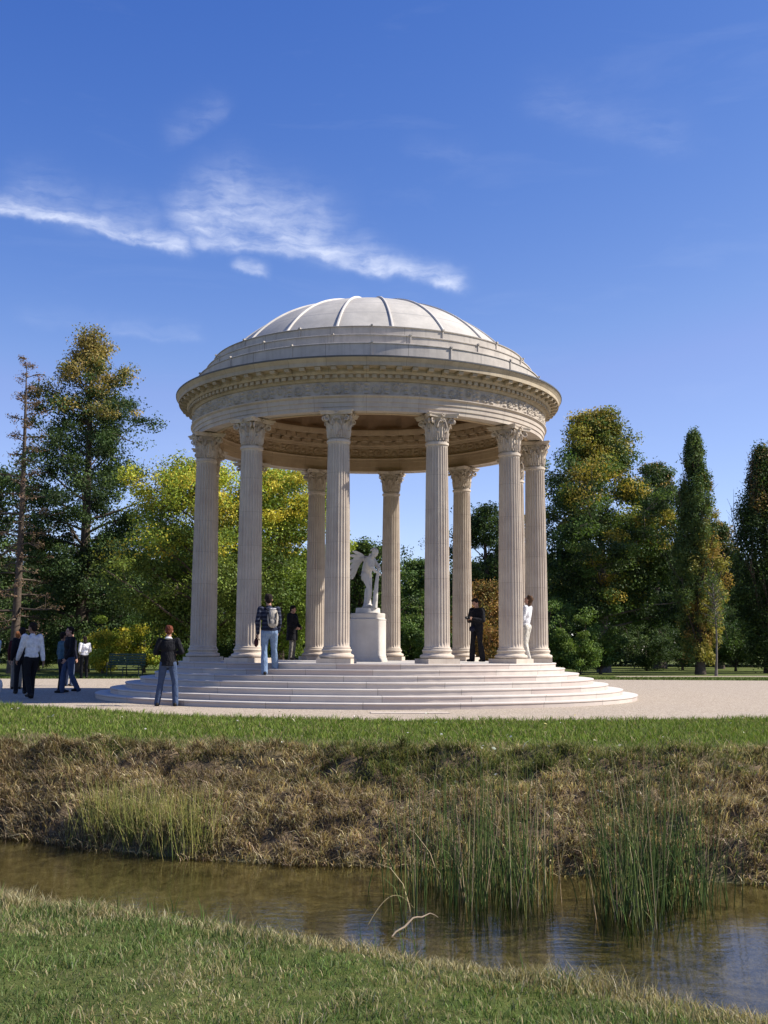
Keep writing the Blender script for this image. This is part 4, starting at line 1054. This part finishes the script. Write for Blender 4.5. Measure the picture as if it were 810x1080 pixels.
# ------------------------------------------------------------------ trees
def tree(name, label, x, y, H, width, kind='round', leaf=.13, nl=26000, cols=None, top=None, base=.12, trunk_r=.3, seed=1, density=1.0, bark='bark', group=None, cat='tree', sparse=0.0, lean=0.0, taper=3.6):
    """trunk mesh (with its limbs) and crown mesh of separate leaves gathered in clusters"""
    r = np.random.default_rng(seed)
    root = empty(name, (x, y, 0)); tag(root, label, cat, group)
    if kind != 'shrub': H = H * .955
    leaf = leaf * .74; nl = int(nl * 1.75)
    wood = Acc(); cl = []
    th_ = np.linspace(0, 1, 10)
    bend = r.normal(0, .012 * H, 2)
    tp = np.stack([bend[0] * np.sin(th_ * 4) + lean * th_ * H, bend[1] * np.sin(th_ * 3), th_ * H * (.93 if kind != 'shrub' else .6)], 1)
    tr = trunk_r * (1 - th_) ** .75 + .012; tr[0] *= 1.5; tr[1] *= 1.05
    tube(wood, tp, tr, 10)
    def prof(t):
        if kind == 'round': return (np.sin(np.clip(t, 0, 1) ** .75 * PI)) ** .55 * .95 + .05
        if kind == 'tall': return (.62 + .38 * np.sin(np.clip(t * 1.15 + .1, 0, 1) * PI)) * np.clip((1 - t) * taper, .16 if taper < 3 else .22, 1) ** .7
        if kind == 'poplar': return (np.clip(t * 5 + .35, 0, 1)) * (1 - t ** 1.6) ** .8 + .07
        if kind == 'larch': return (1 - t) ** .7 * .9 + .12
        return (np.sin(np.clip(t * .85 + .15, 0, 1) * PI)) ** .5
    nb_ = {'round': 46, 'tall': 66, 'poplar': 70, 'larch': 60, 'shrub': 16}[kind]
    gold = 2.39996
    for i in range(nb_):
        t = (i + r.uniform(0, 1)) / nb_
        z0 = H * (base + (1 - base) * t * .95) if kind != 'shrub' else H * .1 * r.random()
        a = i * gold + r.normal(0, .35)
        L = width / 2 * prof(t) * r.uniform(.48, 1.25)
        if kind == 'shrub': L = width / 2 * r.uniform(.4, 1.0)
        rise = {'round': .35 + .5 * t, 'tall': .15 + .4 * t, 'poplar': 2.6, 'larch': -.05 + .3 * t, 'shrub': r.uniform(.4, 2.5) * H / width}[kind]
        p0 = np.array([np.interp(z0, tp[:, 2], tp[:, 0]), np.interp(z0, tp[:, 2], tp[:, 1]), z0])
        zs = z0 - (rise * L * .55 if kind != 'shrub' else 0)
        zs = max(zs, H * .06)
        p0 = np.array([np.interp(zs, tp[:, 2], tp[:, 0]), np.interp(zs, tp[:, 2], tp[:, 1]), zs])
        s = np.linspace(0, 1, 6)[:, None]
        d = np.array([math.cos(a), math.sin(a), rise])
        Lp = p0 + s * d * L + (s ** 2) * np.array([0, 0, .12 * L if kind != 'larch' else -.05 * L]) + np.cumsum(r.normal(0, .04 * L, (6, 3)) * s, axis=0)
        zm = Lp[:, 2].max(); lim = H * r.uniform(.88, 1.0)
        if zm > lim: Lp[:, 2] = p0[2] + (Lp[:, 2] - p0[2]) * max(.05, (lim - p0[2]) / (zm - p0[2]))
        r0 = max(.02, trunk_r * .32 * (1 - t * .75)); tube(wood, Lp, np.linspace(r0, .012, 6), 6, cap=False)
        nsub = {'round': 7, 'tall': 6, 'poplar': 5, 'larch': 5, 'shrub': 4}[kind]
        for j in range(nsub):
            f = r.uniform(.3, 1.0); q = p0 + (Lp[-1] - p0) * f
            k = f * 5; k0 = int(min(4, k)); q = Lp[k0] + (Lp[k0 + 1] - Lp[k0]) * (k - k0)
            dv = r.normal(0, 1, 3) * np.array([1, 1, .55]) + np.array([math.cos(a), math.sin(a), .25]) * .8
            if kind == 'poplar': dv = np.array([dv[0] * .5, dv[1] * .5, abs(dv[2]) + 1.5])
            dv /= np.linalg.norm(dv); e = q + dv * L * r.uniform(.18, .42)
            if kind == 'poplar': e = q + dv * width * r.uniform(.15, .4)
            e[2] = e[2] if e[2] < H * .97 else H * r.uniform(.90, 1.0)
            tube(wood, [q, (q + e) / 2 + r.normal(0, .03, 3), e], [.022 * H / 14, .014 * H / 14, .006], 4, cap=False)
            cl.append((e, t, a)); 
            if r.random() < .55: cl.append(((q + e) / 2, t, a))
        cl.append((Lp[-1], t, a))
    wood.build('trunk', M[bark], root, True)
    C = np.array([c[0] for c in cl]); n = len(C)
    if kind == 'tall':        # inner sprays fill the crown behind the limb tips
        m_ = 150; t_ = r.random(m_); pr_ = prof(t_) * .72; ag = r.uniform(0, 2 * PI, m_); rr_ = width / 2 * pr_ * np.sqrt(r.random(m_))
        z_ = H * (base + .04 + (.96 - base) * t_)
        C = np.vstack([C, np.stack([rr_ * np.cos(ag) + np.interp(z_, tp[:, 2], tp[:, 0]), rr_ * np.sin(ag), z_ - .03 * H], 1)]); n = len(C)
    if kind == 'poplar':      # fastigiate crown: steep sprays packed round the stem into a spire
        n = 620; t_ = r.random(n) ** .85; pr_ = np.clip(.42 + t_ * 2.2, 0, 1) * np.clip((1 - t_) / .62, 0, 1) ** .75 + .03
        ag = r.uniform(0, 2 * PI, n); rr_ = width / 2 * pr_ * np.sqrt(r.random(n)) * r.uniform(.75, 1.12, n)
        C = np.stack([rr_ * np.cos(ag), rr_ * np.sin(ag), H * (.05 + .94 * t_)], 1)
    cw = r.uniform(.2, 1.8, n) ** (1.6 if kind == 'round' else 1.15)
    topf = np.clip(C[:, 2] / H, 0, 1)
    cw *= np.where(topf > .72, 1 - sparse * (topf - .72) / .28, 1)
    idx = r.choice(n, nl, p=cw / cw.sum())
    rc = (width * .068 + .16) * (1.0 if kind in ('round', 'shrub') else .85)
    if kind == 'poplar': rc = width * .085
    if kind == 'larch': rc = width * .045
    rad = np.repeat(0, 1) + rc * r.uniform(.55, 1.25, n)
    off_ = r.normal(0, 1, (nl, 3)); off_ /= np.linalg.norm(off_, axis=1, keepdims=True)
    off_ *= (r.random((nl, 1)) ** .45) * rad[idx][:, None] * 1.35
    off_[:, 2] *= .62 if kind != 'poplar' else 1.5
    Pc = C[idx] + off_; Pc[:, 2] = np.maximum(Pc[:, 2], .05)
    # leaf frames, biased to lie outward/up
    nrm = off_ / (np.linalg.norm(off_, axis=1, keepdims=True) + 1e-6) * .8 + r.normal(0, .8, (nl, 3)) + np.array([0, 0, .5]); nrm /= np.linalg.norm(nrm, axis=1, keepdims=True)
    q = r.normal(0, 1, (nl, 3)); u = np.cross(nrm, q); u /= np.linalg.norm(u, axis=1, keepdims=True); v = np.cross(nrm, u)
    sz = leaf * r.uniform(.6, 1.35, (nl, 1))
    V = np.stack([Pc - u * sz * .55, Pc - v * sz * .34 + nrm * sz * .06, Pc + u * sz * .55, Pc + v * sz * .34 + nrm * sz * .06], 1).reshape(-1, 3)
    k = np.arange(nl) * 4
    cols = np.array(cols or [(.045, .075, .020), (.060, .100, .026), (.035, .060, .018)])
    base_c = cols[r.integers(0, len(cols), n)] * r.uniform(.7, 1.3, (n, 1))
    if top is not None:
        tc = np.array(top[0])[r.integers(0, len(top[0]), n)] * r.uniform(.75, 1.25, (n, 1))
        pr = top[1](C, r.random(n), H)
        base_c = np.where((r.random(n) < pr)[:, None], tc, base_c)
    cc = 1.12 * base_c[idx] * r.uniform(.75, 1.25, (nl, 1)) * r.uniform(.94, 1.06, (nl, 3))
    np_mesh('crown', V, np.stack([k, k + 1, k + 2, k + 3], 1), M['leaf'], root, False, np.repeat(cc, 4, axis=0))
    return root

YG = [(.38, .39, .050), (.30, .35, .048), (.48, .40, .050), (.20, .27, .042)]
DG = [(.042, .068, .024), (.056, .088, .028), (.070, .105, .032), (.036, .058, .024)]
MG = [(.085, .135, .032), (.11, .16, .038), (.065, .11, .030)]
BRN = [(.24, .165, .06), (.30, .20, .065), (.19, .15, .06)]
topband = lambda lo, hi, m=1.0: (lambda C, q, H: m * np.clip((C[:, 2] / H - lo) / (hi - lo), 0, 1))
sidey = lambda sx, m: (lambda C, q, H: m * np.clip(.35 + C[:, 0] * sx, 0, 1))

tree('larch_tree', 'thin sparse reddish brown larch at the far left edge', -17.9, 25.5, 17.6, 5.0, 'larch', .11, 3000, [(.19, .12, .08), (.15, .11, .07), (.22, .14, .09)], None, .12, .22, 11)
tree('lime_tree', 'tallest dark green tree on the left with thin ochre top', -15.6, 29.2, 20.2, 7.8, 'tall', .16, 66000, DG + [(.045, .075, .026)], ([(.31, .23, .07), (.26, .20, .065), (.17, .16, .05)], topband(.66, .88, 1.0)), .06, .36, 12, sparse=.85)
tree('maple_tree', 'broad yellow green tree left of the temple with dark underside', -8.3, 22.0, 10.5, 9.0, 'round', .15, 46000, [(.12, .16, .032), (.15, .19, .036), (.08, .12, .028)], (YG + [(.20, .18, .03)], lambda C, q, H: np.clip((C[:, 2] / H - .42) * 2.4 + C[:, 0] * .05, 0, .95)), .18, .30, 13)  # yellow leaves; sunlight on top and right side put into their colours
tree('maple_tree', 'bright yellow green tree seen between the left temple columns', -4.7, 24.5, 11.0, 6.8, 'round', .15, 44000, [(.15, .21, .034), (.20, .26, .042), (.11, .16, .03)], (YG + [(.44, .37, .045)], lambda C, q, H: np.clip((C[:, 2] / H - .45) * 2.2, 0, .9)), .12, .26, 14)  # yellow leaves, brighter upwards: sunlit crown top put into their colours
tree('oak_tree', 'dark tree behind the winged statue', -.7, 28.5, 7.4, 4.6, 'round', .15, 22000, DG + MG, None, .12, .22, 15)
tree('oak_tree', 'low dark green tree between the two middle columns', 2.9, 44, 7.6, 5.5, 'round', .20, 18000, MG, None, .1, .25, 16)
tree('oak_tree', 'dark loose tree seen left of the second right column', 6.1, 32, 9.9, 5.4, 'round', .16, 24000, DG, None, .16, .24, 17)
tree('beech_shrub', 'rusty brown bush behind the man in black', 5.4, 22.5, 4.7, 3.4, 'round', .13, 11000, [(.26, .14, .05), (.33, .19, .055), (.17, .14, .045)], None, .1, .09, 18, cat='shrub')
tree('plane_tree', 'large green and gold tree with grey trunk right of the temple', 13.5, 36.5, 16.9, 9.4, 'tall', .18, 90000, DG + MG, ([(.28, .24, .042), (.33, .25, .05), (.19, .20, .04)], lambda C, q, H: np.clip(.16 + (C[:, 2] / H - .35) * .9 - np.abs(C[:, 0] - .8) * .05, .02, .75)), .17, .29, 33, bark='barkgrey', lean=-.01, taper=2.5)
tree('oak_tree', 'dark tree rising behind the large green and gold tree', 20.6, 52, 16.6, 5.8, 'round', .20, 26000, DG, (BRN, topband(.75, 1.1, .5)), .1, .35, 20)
tree('poplar_tree', 'slim upright yellowing poplar with sunlight on its right side put into the leaf colours', 17.75, 31.3, 14.1, 3.1, 'poplar', .14, 40000, [(.085, .125, .040), (.11, .15, .045), (.065, .10, .034)], ([(.28, .24, .055), (.20, .20, .05), (.32, .21, .06)], lambda C, q, H: np.clip(.30 + C[:, 0] * .40 - (C[:, 2] / H - .5) * 1.0, 0, .9)), .03, .20, 21)  # yellow towards the foot; gold on the right is sunlight painted into leaves
tree('oak_tree', 'shorter dark tree between the two poplars', 25.4, 53.5, 11.8, 5.0, 'round', .2, 18000, DG, (BRN, topband(.6, 1.1, .4)), .08, .25, 22)
tree('poplar_tree', 'wide upright poplar cut by the right photo edge', 23.3, 36.5, 14.0, 5.0, 'poplar', .16, 42000, DG + [(.06, .09, .026)], (BRN, topband(.5, 1.3, .3)), .03, .24, 23)
tree('birch_tree', 'thin young tree with bare stem right of the slim poplar', 17.6, 27.9, 5.8, 1.3, 'round', .10, 700, MG, None, .45, .05, 24, bark='barkgrey')
tree('oak_tree', 'dark tree standing behind the leftmost larch', -24, 36, 13, 9, 'round', .24, 22000, DG, None, .1, .35, 26)
tree('oak_tree', 'mid green tree filling the gap right of the tallest left tree', -12.4, 38, 9.4, 7.5, 'round', .2, 20000, DG + MG, None, .1, .3, 27)

SH = [('low dark shrub at the far left behind the visitors', -19.0, 33.3, 3.3, 5.0, DG), ('pale yellow green shrub beside the lone woman', -13.9, 27.3, 2.9, 2.8, YG), ('pale yellow green shrub behind the park bench', -12.2, 29.3, 2.7, 3.0, YG + MG),
      ('mid green shrub between the two leftmost columns', -7.2, 27.3, 3.4, 3.6, MG), ('mid green shrub behind the coated person', -4.2, 27.3, 3.4, 3.2, MG), ('dark green shrub left of the statue pedestal', -2.6, 30.3, 3.3, 3.6, DG + MG),
      ('bright green shrub just right of the central back column', 1.5, 25.3, 3.0, 2.6, MG), ('bright green shrub left of the second right column', 3.2, 24.0, 2.7, 2.8, MG), ('green shrub under the rusty brown bush', 6.4, 23.4, 2.4, 2.6, MG),
      ('green shrub just right of the outermost right column', 9.3, 31.3, 4.1, 3.4, MG), ('bright bush under the left side of the large tree', 10.9, 29.8, 3.2, 3.2, [(.12, .18, .042), (.15, .21, .048), (.09, .14, .036)]), ('small round bush beside the grey tree trunk', 12.3, 31.3, 2.6, 2.2, MG),
      ('dark undergrowth right of the grey tree trunk', 17.6, 43.3, 3.9, 4.6, DG), ('dark shrub below the slim poplar', 21.0, 47.3, 4.0, 5.0, DG), ('dark shrub between the poplars near the ground', 23.4, 43.3, 4.6, 5.0, DG + MG), ('dark shrub at the right photo edge', 26.5, 42, 4.2, 5.0, DG)]
for i, (lb, x_, y_, h_, w_, c_) in enumerate(SH):
    tree('shrub', lb, x_, y_, h_, w_, 'shrub', .13, 9000, c_, None, .05, .06, 60 + i, cat='shrub')

# far-off wood as one mass
def wood_mass():
    r = np.random.default_rng(99); n = 150000
    a0 = r.uniform(-46, 62, n); depth_ = r.uniform(62, 84, n)
    top_ = 5.5 + 5.5 * fbm(a0 * .16, depth_ * .1, 70) + 1.8 * fbm(a0 * .9, depth_ * .5, 71) - 3.2 * np.exp(-((a0 - 2.5) / 7) ** 2)
    z = top_ * r.random(n) ** .6
    P = np.stack([a0, depth_, z], 1)
    nrm = r.normal(0, 1, (n, 3)) + np.array([0, -.6, .5]); nrm /= np.linalg.norm(nrm, axis=1, keepdims=True)
    u = np.cross(nrm, r.normal(0, 1, (n, 3))); u /= np.linalg.norm(u, axis=1, keepdims=True); v = np.cross(nrm, u); s = .42 * r.uniform(.6, 1.4, (n, 1))
    V = np.stack([P - u * s * .55, P - v * s * .4, P + u * s * .55, P + v * s * .4], 1).reshape(-1, 3); k = np.arange(n) * 4
    t = fbm(a0 * .3, depth_ * .2, 72)[:, None]
    col = (np.array([.038, .058, .022]) * (1 - t) + np.array([.085, .11, .036]) * t) * r.uniform(.7, 1.3, (n, 1))
    o = np_mesh('distant_woodland', V, np.stack([k, k + 1, k + 2, k + 3], 1), M['leaf'], None, False, np.repeat(col, 4, axis=0))
    tag(o, 'dark far-off wood closing the park behind the trees', 'woodland', kind='stuff')
wood_mass()

# ------------------------------------------------------------------ reeds, water grass and branches
def stems(name, label, x, y, h, w, lean, cols, wts, group=None, cat='reeds', z=None, bendp=.2, lo=0.0):
    n = len(x); z = np.full(n, -1.22) if z is None else z
    acc = Acc(); la = rng.uniform(0, 2 * PI, n); a = rng.uniform(0, PI, n)
    C = pal(n, cols, wts, .25); S = 6; t = np.linspace(0, 1, S)
    bend = np.where(rng.random(n) < bendp, rng.uniform(.5, 1.1, n), 0)
    lx, ly = np.cos(la) * lean, np.sin(la) * lean * .6
    hx = h[:, None] * (lx[:, None] * t + (np.sign(lx) * bend)[:, None] * t ** 3 * .5); hy = h[:, None] * ly[:, None] * t
    hz = h[:, None] * (t - bend[:, None] * t ** 3 * .45)
    P = np.stack([x[:, None] + hx, y[:, None] + hy, z[:, None] + hz], -1)   # n,S,3
    wd = (w[:, None] * (1 - .8 * t ** 1.6))[..., None]
    tri = np.stack([np.stack([np.cos(a + k * 2.094), np.sin(a + k * 2.094), 0 * a], 1) for k in range(3)], 1)  # n,3,3
    V = P[:, :, None] + tri[:, None] * wd[..., None] * .5
    base = np.arange(n)[:, None, None] * S * 3 + np.arange(S - 1)[None, :, None] * 3
    k = np.arange(3)[None, None]; k2 = (k + 1) % 3
    F = np.stack([base + k, base + k2, base + k2 + 3, base + k + 3], -1).reshape(-1, 4)
    Cc = np.repeat(C, S * 3, axis=0)
    root = empty(name, (float(x.mean()), float(y.mean()), -1.2)); tag(root, label, cat, group)
    V = V.reshape(-1, 3) - np.array(root.location)
    np_mesh('stem', V, F, M['reed'], root, False, Cc)['kind'] = 'stuff'
    return root
GR = [(.055, .095, .026), (.085, .13, .034), (.14, .155, .05), (.36, .29, .17)]
def clump(n, pts, sx, sy):
    P = np.array(pts); i = rng.integers(0, len(P), n); return P[i, 0] + rng.normal(0, sx, n), P[i, 1] + rng.normal(0, sy, n)
x, y = clump(380, [(1.05, -19.5), (1.35, -19.7), (1.65, -19.7), (1.80, -19.9), (1.5, -19.2), (.90, -19.5), (1.25, -20.2), (1.7, -20.1)], .125, .24)
stems('reed_clump', 'tall dark green reeds standing in the water left of the reed gap', x, y, rng.uniform(.45, 1.62, len(x)), rng.uniform(.006, .012, len(x)), rng.uniform(0, .20, len(x)), GR, [4, 4, 2.5, 1.6], 'reeds in the stream')
x, y = clump(420, [(2.50, -20.4), (2.65, -20.2), (2.9, -20.1), (3.15, -20.0), (2.7, -19.9), (3.1, -19.7), (3.45, -19.9), (2.6, -20.7)], .135, .24)
stems('reed_clump', 'tall leaning reeds standing in the water right of the reed gap', x, y, rng.uniform(.45, 1.62, len(x)), rng.uniform(.006, .012, len(x)), rng.uniform(.02, .26, len(x)), GR, [4, 4, 2.5, 1.2], 'reeds in the stream')
x, y = clump(34, [(.62, -20.4), (.75, -20.0), (.55, -19.6)], .12, .2)
stems('reed_clump', 'few thin dark reeds at the left end of the stream reeds', x, y, np.r_[rng.uniform(.6, 1.25, 32), [1.72, 1.5]], rng.uniform(.007, .012, len(x)), rng.uniform(0, .12, len(x)), GR, [5, 4, 2, 1], 'reeds in the stream')
x, y = clump(1300, [(-2.85, -17.2), (-2.6, -17.3), (-2.3, -17.45), (-2.0, -17.65), (-1.65, -17.85)], .15, .12)
stems('reed_clump', 'yellow green water grass at the foot of the left far bank', x, y, rng.uniform(.22, .92, len(x)), rng.uniform(.005, .010, len(x)), rng.uniform(.05, .50, len(x)), [(.26, .27, .065), (.34, .31, .10), (.42, .35, .16), (.17, .20, .05)], [4, 3, 2, 3], 'reeds in the stream', z=np.full(len(x), -1.12))
# fallen dead branch and an arched dry stalk
a = Acc(); t = np.linspace(0, 1, 12); tube(a, np.stack([.50 + t * .40, -21.38 + t * .50, -1.06 + .10 * np.sin(t * PI * .8) + .012 * np.sin(t * 17)], 1), np.interp(t, [0, .3, 1], [.006, .009, .003]), 8)
b = a.build('fallen_branch', simple('dead_wood', (.26, .20, .14), .9), None, True); tag(b, 'pale broken branch lying across the water beside the reeds', 'branch')
a = Acc(); t = np.linspace(0, 1, 14); tube(a, np.stack([.28 + t * .42, -21.0 + t * .4, -1.1 + .24 * np.sin(t * PI * .86)], 1), np.linspace(.003, .002, 14), 6)
b = a.build('bent_stalk', simple('dry_stalk', (.30, .24, .13), .9), None, True); tag(b, 'thin dry stalk arching out of the water beside the fallen branch', 'stalk')
# a pale stone step tile lying on the gravel in front of the steps
bm = bmesh.new(); bbox(bm, (0, 0, .008), (1.55, .5, .022), bev=.006); o = bm_obj('stone_slab', bm, M['stone']); o.location = (.95, -8.25, .0); o.rotation_euler = (0, 0, .03)
tag(o, 'flat pale stone slab set in the gravel at the foot of the steps', 'slab')
for o in (shaft0, base0, cap0): bpy.data.objects.remove(o)
